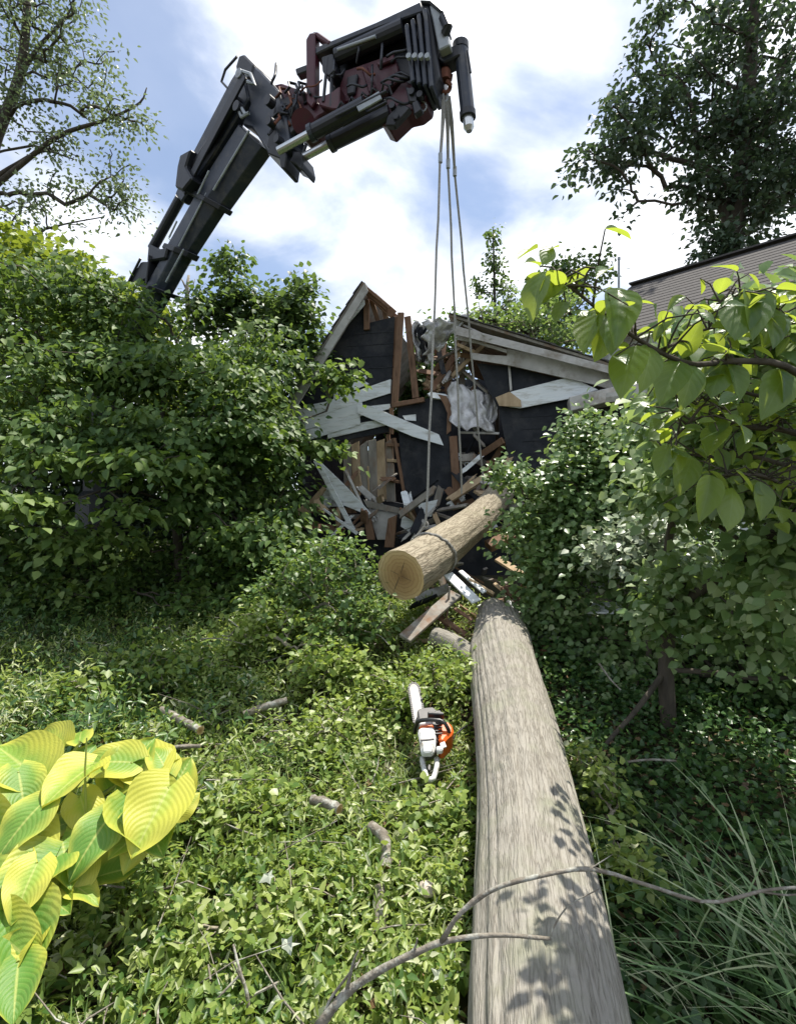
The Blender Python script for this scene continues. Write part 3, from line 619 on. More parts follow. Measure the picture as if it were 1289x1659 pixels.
# pieces in front of the wall, under the log: given by pixel and depth
def plank(label, a, b, wd, th, mat, up=(0.1, -.5, 1), name='broken_board', cat='board'):
    A = P(*a); B = P(*b); base = A if A.z < B.z else B
    o = MB().bar(A - base, B - base, wd, th, up=up).build(name, mat, None, bevel=.004); o.location = base
    return tag(o, label, cat, 'wreckage torn from the house')
plank('blue white siding piece jutting below the hanging log', (725, 930, 5.5), (772, 975, 5.2), .12, .02, M['siding'])
plank('second siding piece tucked under the blue white one', (745, 925, 5.7), (785, 960, 5.45), .06, .02, M['siding'])
plank('long weathered brown board propped below the log end', (655, 1035, 4.75), (738, 962, 5.3), .13, .035, M['grey_lumber'])
plank('brown board crossing behind the propped board', (690, 985, 5.3), (755, 1030, 5.1), .07, .03, M['lumber'])
plank('red brown board right of the log over dark wreckage', (815, 950, 5.6), (860, 990, 5.4), .11, .03, M['lumber'])
plank('dark reddish plank beside the red brown board', (845, 945, 5.8), (905, 985, 5.7), .10, .03, M['lumber'])
plank('pale splintered plank over the dark wreckage', (800, 945, 5.7), (850, 985, 5.5), .05, .02, M['pale_lumber'])
plank('torn brown block deep in the hole right of the log', (790, 885, 6.6), (830, 868, 6.7), .16, .09, M['lumber'], name='broken_timber', cat='timber')
plank('pinkish plank end behind the hanging log', (805, 905, 6.4), (845, 930, 6.2), .12, .03, M['pale_lumber'])
plank('thin stick standing upright below the log', (722, 1020, 5.2), (728, 950, 5.2), .02, .02, M['grey_lumber'], name='stick', cat='stick')
plank('blue grey siding sheet behind the right shrub', (890, 955, 5.6), (905, 1010, 5.4), .16, .02, M['siding'])
plank('broad pale siding sheet on the ground under the dogwood', (955, 985, 5.2), (1010, 985, 5.0), .22, .02, M['siding'])
plank('white strip lying level behind the dogwood stem', (1035, 1045, 4.6), (1160, 1022, 4.4), .035, .02, M['siding'])
plank('second siding strip above the broad pale sheet', (950, 955, 5.4), (985, 940, 5.4), .1, .02, M['siding'])
plank('reddish lath in the wreckage below the log', (735, 985, 5.2), (765, 1005, 5.1), .04, .02, M['lumber'])
for k, (x, y, d) in enumerate([(770, 870, 6.9), (815, 850, 7.2), (860, 905, 6.3), (775, 925, 6.0), (835, 960, 5.6), (870, 965, 5.7), (760, 960, 5.5), (705, 960, 5.6)]):
    r = random.Random(50 + k); q = [P(x, y, d) + Vector((r.uniform(-.28, .28), r.uniform(-.2, .2), r.uniform(-.16, .12))) for _ in range(2)]
    base = q[0].copy(); o = MB().bar(q[0] - base, q[1] - base, r.uniform(.06, .14), .03, up=(r.random(), r.random(), 1)).build('broken_board', M[['lumber', 'grey_lumber', 'pale_lumber', 'tar_paper_and_shade'][k % 4]], None, bevel=.003); o.location = base
    tag(o, ['dark brown board deepest in the hole behind the log', 'grey board under the right edge of the hole', 'pale board half under the wall shrub', 'black papered scrap under the middle of the log', 'brown board just above the felled trunk end', 'grey board against the foot of the wall shrub', 'pale scrap between the log and the trunk end', 'black papered scrap below the log cut end'][k], 'board', 'wreckage torn from the house')

# ------------------------------------------------------------------ neighbouring roof on the right
r1 = P(1025, 463, 11.0); r2 = P(1289, 385, 9.07); rd = (r2 - r1).normalized(); r3 = r2 + rd * 4
perp = Vector((rd.y, -rd.x, 0)).normalized()
if perp.y > 0: perp = -perp
nh = thing('neighbouring_house', 'house with a brown grey shingle roof behind the right trees', 'house', (6.5, 9.5, float(G(6.5, 9.5))))
dn = perp * 2.4 + Vector((0, 0, -1.75))
RNN = rd.cross(dn).normalized()
if RNN.z < 0: RNN = -RNN
MB().prism([r1, r3, r3 + dn, r1 + dn], RNN * -.08).build('roof_deck', M['grey_lumber'], nh)
for k in range(17):
    a0, a1 = r1 + dn * (k / 17) - rd * .04, r3 + dn * (k / 17); b0, b1 = r1 + dn * ((k + 1.12) / 17) - rd * .04, r3 + dn * ((k + 1.12) / 17)
    MB().prism([a0 + RNN * .004, b0 + RNN * .012, b0 + RNN * .004, a0 + RNN * .001], a1 - a0).build('shingle_course', M['shingle'], nh)
MB().bar(r1 - rd * .05 + Vector((0, 0, .03)), r3 + Vector((0, 0, .03)), .22, .03).build('ridge_cap', M['shingle'], nh)
dn2 = -perp * 2.4 + Vector((0, 0, -1.75))
MB().prism([r1, r3, r3 + dn2, r1 + dn2], Vector((0, 0, -.08))).build('rear_roof', M['shingle'], nh)
MB().bar(r1 + dn * .02 - rd * .05 - RNN * .07, r1 + dn - rd * .05 - RNN * .07, .03, .14, up=RNN).build('rake_board', M['trim'], nh)
wz = r1.z - 1.75 - .05; q0 = r1 + perp * 2.1; q1 = r3 + perp * 2.1; q2 = r1 - perp * 2.1
for nm, a, b in [('front_wall', q0, q1), ('gable_wall', q2, q0)]:
    A = Vector((a.x, a.y, .5)) + rd * .25; B = Vector((b.x, b.y, .5)) + rd * .25; pts = [A, B, Vector((B.x, B.y, wz)), Vector((A.x, A.y, wz))]
    if nm == 'gable_wall': pts = [A, B, Vector((B.x, B.y, wz)), Vector((r1.x, r1.y, r1.z - .15)) + rd * .25, Vector((A.x, A.y, wz))]
    MB().prism(pts, (rd if nm == 'gable_wall' else -perp) * .12).build(nm, M['siding'], nh)
# thin pole seen over the roof
pb = P(999, 600, 12.5); pt = P(1002, 421, 12.5)
pole = thing('roof_pole', 'thin grey metal pole rising between the two roofs', 'pole', Vector((pb.x, pb.y, float(G(pb.x, pb.y)))))
MB().tube([Vector((pb.x, pb.y, float(G(pb.x, pb.y)) - .1)), pt], .028, 8).build('mast', M['crane_grey'], pole); MB().tube([pt, pt + Vector((0, 0, .06))], .036, 8).build('cap', M['crane_grey'], pole)

# ------------------------------------------------------------------ crane
def catmull_early(ps, n):
    ps = [np.array(p, float) for p in ps]; ps = [2 * ps[0] - ps[1]] + ps + [2 * ps[-1] - ps[-2]]; out = []; m = len(ps) - 3
    for k in range(n + 1):
        t = k / n * m; i = min(int(t), m - 1); u = t - i; a, b, c, d = ps[i:i + 4]
        out.append(.5 * ((2 * b) + (c - a) * u + (2 * a - 5 * b + 4 * c - d) * u * u + (3 * b - a - 3 * c + d) * u ** 3))
    return out
CA = P(235, 462, 8.0); CB = P(440, 200, 6.4); CD = P(722, 70, 5.6)
BX = (CB - CA).normalized(); BY = Vector((BX.y, -BX.x, 0)).normalized()
if BY.y > 0: BY = -BY
BZ = BX.cross(BY)
BP = Plane(CA, BY)
JX = (CD - CB).normalized(); JY = Vector((JX.y, -JX.x, 0)).normalized()
if JY.y > 0: JY = -JY
JP = Plane(CB, JY)
def B1(X, Y, off=0.0): return BP(180 + X / 2.079, Y / 2.079, off)
def J2(X, Y, off=0.0): return JP(420 + X / 3.392, Y / 3.392, off)
crane = thing('truck_crane', 'dark blue and red folding truck crane reaching over the house', 'crane', Vector((-8.9, 11.2, float(G(-8.9, 11.2)))))
def bslab(name, pts, c, th, mat, bevel=.02, w=B1, n=BY, parent=crane):
    return MB().prism([w(x, y, c + th / 2) for x, y in pts], -n * th).build(name, mat, parent, bevel=bevel)
def jslab(name, pts, c, th, mat, bevel=.012, parent=crane): return bslab(name, pts, c, th, mat, bevel, J2, JY, parent)
def cyl(name, a, b, r, mat, off=0.0, w=B1, n=14, offb=None, parent=crane):
    return MB().tube([w(*a, off), w(*b, off if offb is None else offb)], r, n).build(name, mat, parent, smooth=False)
# main telescopic boom, three nested hexagonal sections with collars
def hexboom(name, l0, r0, l1, r1, th, mat):
    a0, b0, a1, b1 = B1(*l0), B1(*r0), B1(*l1), B1(*r1)
    def ring(a, b):
        return [a + BY * th * .18, a.lerp(b, .30) + BY * th * .5, a.lerp(b, .72) + BY * th * .5, b + BY * th * .22, b - BY * th * .22, a.lerp(b, .72) - BY * th * .5, a.lerp(b, .30) - BY * th * .5, a - BY * th * .18]
    R0, R1 = ring(a0, b0), ring(a1, b1); n = 8
    mb = MB(); mb.add(R0 + R1, [tuple(range(n)), tuple(range(n, 2 * n))[::-1]] + [(i, n + i, n + (i + 1) % n, (i + 1) % n) for i in range(n)])
    return mb.build(name, mat, crane, bevel=.008)
hexboom('boom_section', (446, 425), (525, 505), (302, 652), (384, 702), .36, M['crane_blue'])
hexboom('boom_section', (306, 652), (376, 698), (206, 832), (272, 858), .32, M['crane_blue'])
hexboom('boom_section', (210, 836), (264, 856), (-54, 1290), (15, 1310), .30, M['crane_blue'])
hexboom('boom_collar', (292, 648), (392, 702), (284, 662), (382, 718), .42, M['crane_black'])
hexboom('boom_collar', (196, 828), (282, 856), (188, 842), (272, 874), .38, M['crane_black'])
hexboom('boom_collar', (112, 955), (210, 990), (104, 968), (200, 1002), .48, M['crane_black'])
# rails that run along the boom, with the long folding cylinder on its left
cyl('boom_rail', (465, 440), (345, 640), .014, M['crane_grey'], .19); cyl('boom_rail', (322, 650), (228, 830), .012, M['crane_grey'], .17)
cyl('boom_rail', (245, 840), (185, 950), .012, M['crane_grey'], .16)
bslab('link_beam', [(436, 215), (462, 330), (345, 520), (236, 680), (214, 654), (278, 505), (402, 268)], .10, .14, M['crane_blue'])
bslab('link_beam_rib', [(440, 240), (452, 262), (245, 655), (234, 640)], .26, .03, M['crane_black'], .004)
cyl('lift_cylinder', (430, 330), (262, 590), .05, M['crane_black'], .20)
cyl('piston_rod', (234, 668), (140, 838), .07, M['crane_black'], .08)
bslab('cylinder_bracket', [(232, 520), (268, 500), (250, 560), (272, 600), (240, 640), (214, 630), (222, 560)], .18, .3, M['crane_black'])
bslab('cylinder_foot', [(125, 820), (160, 838), (190, 830), (180, 870), (120, 880)], .05, .3, M['crane_black'])
bslab('boom_bracket', [(60, 945), (100, 880), (130, 880), (118, 940), (72, 958)], .1, .2, M['crane_black'])
cyl('hose', (100, 870), (60, 950), .018, M['crane_black'], .22); cyl('hose', (130, 860), (118, 960), .016, M['crane_black'], .22)
cyl('boom_cable', (330, 575), (292, 655), .012, M['crane_grey'], .28); cyl('boom_cable', (222, 745), (196, 800), .012, M['crane_grey'], .26)
# elbow head
bslab('elbow_head', [(436, 190), (500, 235), (560, 300), (585, 380), (600, 480), (560, 525), (525, 512), (475, 430), (440, 420), (468, 350), (425, 262)], 0, .28, M['crane_blue'])
bslab('elbow_plate', [(430, 186), (445, 180), (480, 215), (470, 262), (425, 270), (418, 225)], .0, .32, M['crane_black'])
for x, y, r in [(448, 262, .055), (440, 370, .06), (545, 350, .06), (548, 420, .05), (575, 480, .045)]:
    c = B1(x, y, .2); MB().tube([c, c + BY * .09], r, 14).build('pivot_pin', M['crane_black'] if y > 280 else M['crane_grey'], crane)
MB().tube([B1(x, y, .16) for x, y in [(425, 190), (385, 235), (372, 275), (395, 300)]], .016, 6).build('hose', M['crane_black'], crane)
MB().tube([B1(x, y, .24) for x, y in [(430, 350), (452, 385), (465, 380), (440, 395), (425, 360)]], .02, 6).build('hose', M['crane_grey'], crane)
MB().tube([B1(x, y, .26) for x, y in [(440, 240), (470, 250), (485, 285), (460, 275)]], .022, 6).build('hose', M['crane_grey'], crane)
# knuckle
jslab('knuckle', [(60, 470), (120, 455), (190, 480), (255, 500), (320, 560), (390, 600), (320, 640), (280, 700), (210, 720), (150, 680), (130, 800), (40, 800), (20, 560)], -.05, .34, M['crane_red'])
jslab('knuckle_plate', [(85, 560), (170, 520), (240, 600), (215, 690), (150, 760), (80, 840), (40, 800)], .16, .06, M['crane_black'])
jslab('knuckle_foot', [(60, 790), (130, 780), (150, 860), (140, 925), (118, 925), (110, 870), (40, 840)], .05, .3, M['crane_black'])
jslab('knuckle_foot', [(190, 830), (225, 830), (240, 900), (230, 930), (200, 900), (165, 885)], .05, .3, M['crane_black'])
cyl('knuckle_link', (180, 830), (215, 880), .03, M['crane_black'], .1, J2); cyl('knuckle_link', (258, 790), (225, 890), .02, M['crane_black'], .1, J2)
MB().tube([J2(240, 670, -.25), J2(240, 670, .22)], .13, 18).build('knuckle_drum', M['crane_red'], crane)
for k, (x, y) in enumerate([(100, 500), (150, 470), (125, 590), (160, 560), (205, 470), (60, 700), (95, 640)]):
    MB().tube([J2(x - 10, y + 40, .18 + .02 * k), J2(x + 18, y + 8, .24), J2(x + 10, y - 18, .2), J2(x + 50, y - 8, .14), J2(x + 75, y + 50, .2)], .016, 6).build('hose', M['crane_black'] if k % 3 else M['rust'], crane)
# jib body
jslab('jib_frame', [(255, 215), (275, 180), (305, 175), (305, 560), (285, 590), (258, 560)], .12, .12, M['crane_red']); jslab('jib_frame', [(255, 215), (275, 180), (305, 175), (305, 560), (285, 590), (258, 560)], -.25, .1, M['crane_red'])
jslab('frame_brace', [(290, 172), (320, 172), (392, 222), (378, 245), (316, 205)], .12, .1, M['crane_red'])
jslab('frame_arm', [(195, 375), (262, 350), (264, 390), (205, 412)], .1, .1, M['crane_black'])
jslab('top_beam', [(300, 262), (385, 225), (640, 120), (885, 5), (905, 60), (650, 150), (390, 258), (304, 300)], .06, .20, M['crane_blue'])
jslab('jib_box', [(400, 360), (440, 310), (800, 130), (900, 80), (960, 470), (870, 495), (740, 545), (660, 560), (420, 600), (390, 500)], -.2, .34, M['crane_black'])
jslab('red_side_plate', [(470, 385), (735, 292), (760, 360), (775, 440), (690, 500), (480, 560), (440, 560), (440, 470)], .02, .10, M['crane_red'])
jslab('red_rib', [(560, 372), (590, 362), (640, 480), (600, 510)], .08, .05, M['crane_red']); jslab('red_rib', [(640, 340), (740, 305), (745, 325), (650, 362)], .09, .05, M['crane_red'])
jslab('red_rib', [(480, 420), (540, 400), (520, 510), (480, 520)], .09, .05, M['crane_black'])
cyl('jib_cylinder', (425, 315), (790, 150), .085, M['crane_black'], .12, J2); cyl('jib_pipe', (430, 275), (640, 200), .018, M['crane_grey'], .2, J2)
cyl('jib_pipe', (400, 330), (395, 590), .022, M['crane_black'], .18, J2); cyl('jib_pipe', (375, 320), (352, 560), .018, M['crane_black'], .2, J2)
jslab('valve_block', [(340, 310), (400, 290), (420, 380), (380, 420), (345, 390)], .12, .18, M['crane_black']); jslab('valve_block', [(318, 540), (400, 500), (440, 470), (440, 600), (400, 600), (330, 580)], .1, .2, M['crane_red'])
for k, x in enumerate([795, 828, 862, 896]):     # stepped ends of the nested sections
    jslab('section_end', [(x, 130 - k * 28), (x + 20, 120 - k * 28), (x + 58, 440 + k * 10), (x + 34, 455 + k * 10)], .05 + .02 * k, .46 - .04 * k, M['crane_blue'])
    c = J2(x + 30, 320, .3); MB().tube([c, c + JY * .04], .028, 8).build('pad_bolt', M['crane_grey'], crane)
jslab('jib_head', [(885, 0), (930, 5), (992, 420), (960, 480), (940, 460), (915, 200)], .0, .40, M['crane_black'])
jslab('end_plate', [(930, 8), (1000, 62), (1048, 245), (985, 275)], .06, .30, M['crane_grey'])
jslab('end_plate_rim', [(880, -6), (945, -2), (1010, 55), (1000, 70), (935, 14), (885, 10)], .06, .36, M['crane_black'])
MB().tube([J2(1010, 95, .22), J2(1035, 150, .24), J2(1020, 185, .2)], .05, 8).build('end_roller', M['crane_black'], crane)
# lower structure and the twin rams
jslab('lower_bracket', [(690, 560), (790, 440), (880, 478), (922, 520), (915, 560), (865, 600), (800, 615), (710, 702), (668, 685), (700, 630)], -.02, .26, M['crane_red'])
jslab('lower_plate', [(700, 640), (770, 560), (830, 590), (800, 625), (740, 690), (690, 690)], .15, .08, M['crane_black'])
jslab('lower_plate', [(800, 470), (860, 490), (870, 560), (820, 560)], .16, .06, M['crane_black'])
for _x, _y in [(740, 600), (845, 525), (890, 540), (760, 660)]:
    _c = J2(_x, _y, .15); MB().tube([_c, _c + JY * .07], .035, 10).build('pivot_pin', M['crane_black'], crane)
jslab('lower_lug', [(835, 560), (870, 545), (895, 600), (850, 632)], .16, .08, M['crane_black'])
MB().tube([J2(890 + 28 * math.cos(a), 585 + 28 * math.sin(a), .12) for a in np.linspace(-1.6, 2.6, 10)], .007, 5).build('lug_ring', M['crane_grey'], crane)
cyl('ram_barrel', (280, 735), (580, 575), .082, M['crane_black'], .34, J2); cyl('piston_rod', (105, 830), (290, 728), .045, M['chrome'], .34, J2)
cyl('ram_barrel', (390, 788), (720, 625), .088, M['crane_black'], .10, J2); cyl('piston_rod', (205, 885), (400, 782), .046, M['chrome'], .10, J2)
cyl('ram_gland', (278, 736), (300, 724), .094, M['crane_blue'], .34, J2); cyl('ram_gland', (386, 790), (408, 779), .10, M['crane_blue'], .10, J2)
jslab('name_plate', [(530, 575), (655, 500), (672, 540), (545, 612)], .44, .02, M['crane_grey'], .002)
cyl('ram_pipe', (420, 640), (700, 500), .016, M['crane_black'], .44, J2); cyl('ram_pipe', (460, 690), (700, 560), .014, M['crane_black'], .30, J2)
for k in range(5): MB().tube([J2(430 + 60 * k, 600 - 20 * k, .2), J2(450 + 58 * k, 560 - 25 * k, .28), J2(470 + 60 * k, 590 - 30 * k, .24), J2(480 + 62 * k, 640 - 30 * k, .2)], .014, 5).build('hose', M['crane_black'], crane)
# hanging ram at the tip
jslab('tip_arm', [(985, 285), (1075, 242), (1105, 240), (1100, 300), (1010, 345), (985, 330)], .02, .18, M['crane_black'])
a, b = J2(1105, 250, .02), J2(1143, 615, .02); MB().tube([a, b], .075, 16).build('tip_ram', M['crane_blue'], crane)
MB().tube([a + Vector((0, 0, .02)), a - Vector((0, 0, .05))], .085, 16).build('tip_ram_cap', M['crane_black'], crane)
MB().tube([b, J2(1145, 648, .02)], .085, 16).build('tip_ram_gland', M['crane_black'], crane); MB().tube([J2(1145, 640, .02), J2(1150, 700, .02), J2(1152, 722, .02)], [.055, .055, .03], 14).build('tip_ram_nose', M['chrome'], crane)
cyl('tip_ram_pipe', (1142, 280), (1160, 400), .012, M['crane_black'], .08, J2)
_r = random.Random(77)
for k in range(26):   # hydraulic lines clustered on the knuckle and along the jib
    x, y = (_r.uniform(60, 300), _r.uniform(480, 720)) if k < 12 else (_r.uniform(360, 760), _r.uniform(300, 560))
    q = [(x, y)]
    dx_, dy_ = (_r.uniform(20, 45), _r.uniform(-26, 4)) if k % 3 else (_r.uniform(-6, 10), _r.uniform(-45, -25))
    for j_ in range(4): q.append((q[-1][0] + dx_ + _r.uniform(-5, 5), q[-1][1] + dy_ + _r.uniform(-5, 5) + (18 if j_ in (1, 2) else -6)))
    o0 = _r.uniform(.12, .22)
    MB().tube(catmull_early([J2(a, b, o0 + .05 * math.sin(i_ * .9)) for i_, (a, b) in enumerate(q)], 18), _r.uniform(.009, .017), 6).build('hose', M['rust' if k in (5, 17) else 'crane_black'], crane, smooth=True)
# truck column that carries the boom, beyond the left trees
base = B1(-25, 1300); cb = Vector((base.x, base.y, float(G(base.x, base.y))))
MB().tube([cb + Vector((0, 0, -.1)), cb + Vector((0, 0, 1.2)), cb + Vector((0, 0, 1.3)), Vector((base.x, base.y, base.z + .15))], [.45, .4, .3, .28], 16).build('slew_column', M['crane_black'], crane)

# ------------------------------------------------------------------ hook and slings
hk = J2(1022, 395, .02)
hook = thing('crane_hook', 'rusty swivel hook hanging from the crane tip', 'hook', hk + Vector((0, 0, -.25)))
MB().tube([hk + Vector((0, 0, .12)), hk + Vector((0, 0, .02)), hk, hk - Vector((0, 0, .09))], [.035, .04, .06, .055], 10).build('swivel', M['rust'], hook)
MB().tube([hk + Vector((.05 * math.sin(a), 0, -.15 + .07 * math.cos(a))) for a in np.linspace(0.2, 5.2, 14)], [.022] * 11 + [.018, .014, .006], 8).build('hook_bend', M['rust'], hook)
for k in range(4): MB().tube([hk + Vector((.06 * math.cos(k * 1.6), .05 * math.sin(k * 1.6), -.02 - .04 * k)), hk + Vector((.075 * math.cos(k * 1.6 + .8), .06 * math.sin(k * 1.6 + .8), -.06 - .04 * k))], .022, 6).build('shackle_lug', M['rust'], hook)
MB().tube([hk + Vector((.025 * math.sin(a), 0, -.26 + .055 * math.cos(a))) for a in np.linspace(0, 6.28, 13)], .010, 6).build('master_link', M['crane_grey'], hook)
top = hk - Vector((0, 0, .30))
for lab, x0, end, mid, ring in [('left sling leg tied round the cut end of the hanging log', -.03, P(690, 846, 5.45), None, None), ('middle sling leg running into the dark hole of the wall', .0, P(748, 800, 6.6), None, None), ('right sling leg passing behind the torn roof edge', .03, P(784, 800, 7.6), None, None)]:
    st = top + Vector((x0, 0, 0)); s = thing('sling_leg', lab, 'sling', end, 'legs of the lifting sling')
    n = 14; pts = [st.lerp(end, k / n) + Vector((math.sin(k * 2.1) * .004, 0, 0)) for k in range(n + 1)]
    MB().tube(pts, .0125, 6).build('rope', M['rope'], s)
    e = st.lerp(end, .14); MB().tube([st + Vector((.012, 0, .04)), st.lerp(e, .3) + Vector((.022, -.01, 0)), e], [.013, .013, .013], 6).build('eye_splice', M['rope'], s)
    MB().tube([e - Vector((0, 0, .05)), e + Vector((0, 0, .05))], .022, 8).build('splice_sleeve', M['crane_grey'], s)
# ------------------------------------------------------------------ barked stems with real relief
def catmull(ps, n):
    ps = [np.array(p, float) for p in ps]; ps = [2 * ps[0] - ps[1]] + ps + [2 * ps[-1] - ps[-2]]; out = []
    m = len(ps) - 3
    for k in range(n + 1):
        t = k / n * m; i = min(int(t), m - 1); u = t - i; a, b, c, d = ps[i:i + 4]
        out.append(.5 * ((2 * b) + (c - a) * u + (2 * a - 5 * b + 4 * c - d) * u * u + (3 * b - a - 3 * c + d) * u ** 3))
    return np.array(out)
def stem(name, ctrl, rad, mat, parent, nl=160, nr=72, relief=0.012, seed=1, knots=(), close0=False, close1=False, ufreq=13):
    c = catmull([list(p) + [r] for p, r in zip(ctrl, rad)], nl); pts = c[:, :3]; r = c[:, 3]
    seglen = np.concatenate([[0], np.cumsum(np.linalg.norm(np.diff(pts, axis=0), axis=1))])
    tan = unit(np.gradient(pts, axis=0)); up = np.array([0, 0, 1.0]); sd = unit(np.cross(tan, up)); nv = np.cross(sd, tan)
    th = np.linspace(0, 2 * math.pi, nr, endpoint=False); V = np.zeros((nl + 1, nr, 3))
    for k, a in enumerate(th):
        ca, sa = math.cos(a), math.sin(a)
        u = a * 0.26; warp = fbm(seglen * 1.6 + 5, np.full_like(seglen, ca * 2 + sa * 3), seed, 3) * 1.2
        x = a / (2 * math.pi) * ufreq * 2 + warp
        rid = np.abs(vnoise(ca * ufreq * .55 + warp, sa * ufreq * .55 + seglen * .9, seed) - .5) * 2
        rid2 = fbm(ca * ufreq * 1.7 + warp, sa * ufreq * 1.7 + seglen * 3, seed + 5, 2)
        und = fbm(seglen * .9 + ca * .6, np.full_like(seglen, sa * .6 + 3), seed + 9, 2) - .37
        h = relief * (np.minimum(rid * 2.2, 1) - .6) + relief * .7 * (rid2 - .4) + und * r * .20
        V[:, k] = pts + (r + h)[:, None] * (ca * sd + sa * nv)
    for (ks, ka, kr, kh) in knots:
        ci = np.argmin(np.abs(seglen - ks)); cc = pts[ci] + r[ci] * (math.cos(ka) * sd[ci] + math.sin(ka) * nv[ci]); nn = unit(math.cos(ka) * sd[ci] + math.sin(ka) * nv[ci])
        d = np.linalg.norm(V - cc, axis=2) / kr
        V += (np.exp(-d * d * 1.6) * kh - np.exp(-(d * 2.6) ** 2) * kh * 1.1 + np.cos(np.minimum(d, 2.4) * 9) * np.exp(-d * d) * kh * .22)[..., None] * nn
    verts = V.reshape(-1, 3); faces = [(j * nr + k, j * nr + (k + 1) % nr, (j + 1) * nr + (k + 1) % nr, (j + 1) * nr + k) for j in range(nl) for k in range(nr)]
    me = bpy.data.meshes.new(name); off = np.array(parent_loc(parent))
    me.from_pydata((verts - off).tolist(), [], faces)
    uvl = me.uv_layers.new(name='UVMap'); dat = np.zeros((len(faces) * 4, 2)); q = 0
    rm = float(np.mean(r))
    uu = np.concatenate([th, [2 * math.pi]]) * rm
    J, K = np.meshgrid(np.arange(nl), np.arange(nr), indexing='ij'); J = J.reshape(-1); K = K.reshape(-1)
    dat = np.stack([np.stack([uu[K], seglen[J]], 1), np.stack([uu[K + 1], seglen[J]], 1), np.stack([uu[K + 1], seglen[J + 1]], 1), np.stack([uu[K], seglen[J + 1]], 1)], 1).reshape(-1, 2)
    uvl.data.foreach_set('uv', dat.reshape(-1).astype(np.float32))
    me.polygons.foreach_set('use_smooth', [True] * len(me.polygons)); me.materials.append(mat)
    o = bpy.data.objects.new(name, me); COL.objects.link(o); o.parent = parent
    return o, V, pts, tan
def mat_rings():
    m, t = new_mat('cut_wood'); b, o = principled(t, .8, .2)
    uv = N(t, 'ShaderNodeUVMap'); n = N(t, 'ShaderNodeTexNoise', inp={'Scale': 3, 'Detail': 4}); L(t, uv.outputs[0], n.inputs['Vector'])
    ln = N(t, 'ShaderNodeVectorMath', operation='LENGTH'); L(t, uv.outputs[0], ln.inputs[0])
    ad = N(t, 'ShaderNodeMath', operation='MULTIPLY_ADD'); L(t, n.outputs['Fac'], ad.inputs[0]); ad.inputs[1].default_value = .22; L(t, ln.outputs['Value'], ad.inputs[2])
    base = ramp(t, ad.outputs[0], [(0.08, (0.17, 0.10, 0.045)), (0.35, (0.30, 0.19, 0.085)), (0.70, (0.40, 0.27, 0.125)), (0.95, (0.50, 0.37, 0.19)), (1.0, (0.52, 0.40, 0.22))])
    s = N(t, 'ShaderNodeMath', operation='MULTIPLY'); L(t, ad.outputs[0], s.inputs[0]); s.inputs[1].default_value = 48
    si = N(t, 'ShaderNodeMath', operation='SINE'); L(t, s.outputs[0], si.inputs[0])
    f = N(t, 'ShaderNodeMapRange', inp={'From Min': .1, 'From Max': 1, 'To Max': .40}); L(t, si.outputs[0], f.inputs['Value'])
    q = N(t, 'ShaderNodeMix', data_type='RGBA'); L(t, f.outputs[0], q.inputs['Factor']); L(t, base, q.inputs['A']); q.inputs['B'].default_value = rgb((.22, .13, .055)); L(t, q.outputs['Result'], b.inputs['Base Color'])
    mp = N(t, 'ShaderNodeMapping'); mp.inputs['Scale'].default_value = (2, 40, 1); mp.inputs['Rotation'].default_value = (0, 0, .5); L(t, uv.outputs[0], mp.inputs[0])
    n2 = N(t, 'ShaderNodeTexNoise', inp={'Scale': 2, 'Detail': 3}); L(t, mp.outputs[0], n2.inputs['Vector'])
    bp = N(t, 'ShaderNodeBump', inp={'Strength': .12, 'Distance': .01}); L(t, n2.outputs['Fac'], bp.inputs['Height']); L(t, bp.outputs[0], b.inputs['Normal'])
    return m
M['cut'] = mat_rings()
def cut_face(name, ring, out, parent, mat=None, dome=.004):
    """saw cut across a stem: rings of vertices from the rim to the heart, UV = position relative to the heart"""
    ring = [Vector(p) for p in ring]; n = len(ring); c = sum(ring, Vector()) / n; out = Vector(out).normalized()
    r0 = sum((p - c).length for p in ring) / n; ux = out.orthogonal().normalized(); uy = out.cross(ux)
    vs = []; fs = []
    for k in range(7):
        s = 1.0 - k / 7
        for p in ring: vs.append(c + (p - c) * s + out * (dome * (1 - s) + (random.random() - .5) * .0015 * (k > 0)))
    vs.append(c + out * dome); last = len(vs) - 1
    for k in range(6):
        for i in range(n): fs.append((k * n + i, k * n + (i + 1) % n, (k + 1) * n + (i + 1) % n, (k + 1) * n + i))
    for i in range(n): fs.append((6 * n + i, 6 * n + (i + 1) % n, last))
    o = mesh_obj(name, vs, fs, mat or M['cut'], parent); me = o.data; uvl = me.uv_layers.new(name='UVMap'); off = parent_loc(parent)
    for lp in me.loops:
        p = me.vertices[lp.vertex_index].co + off - c; uvl.data[lp.index].uv = (p.dot(ux) / r0 * .90 + .07, p.dot(uy) / r0 * .90 - .06)
    return o

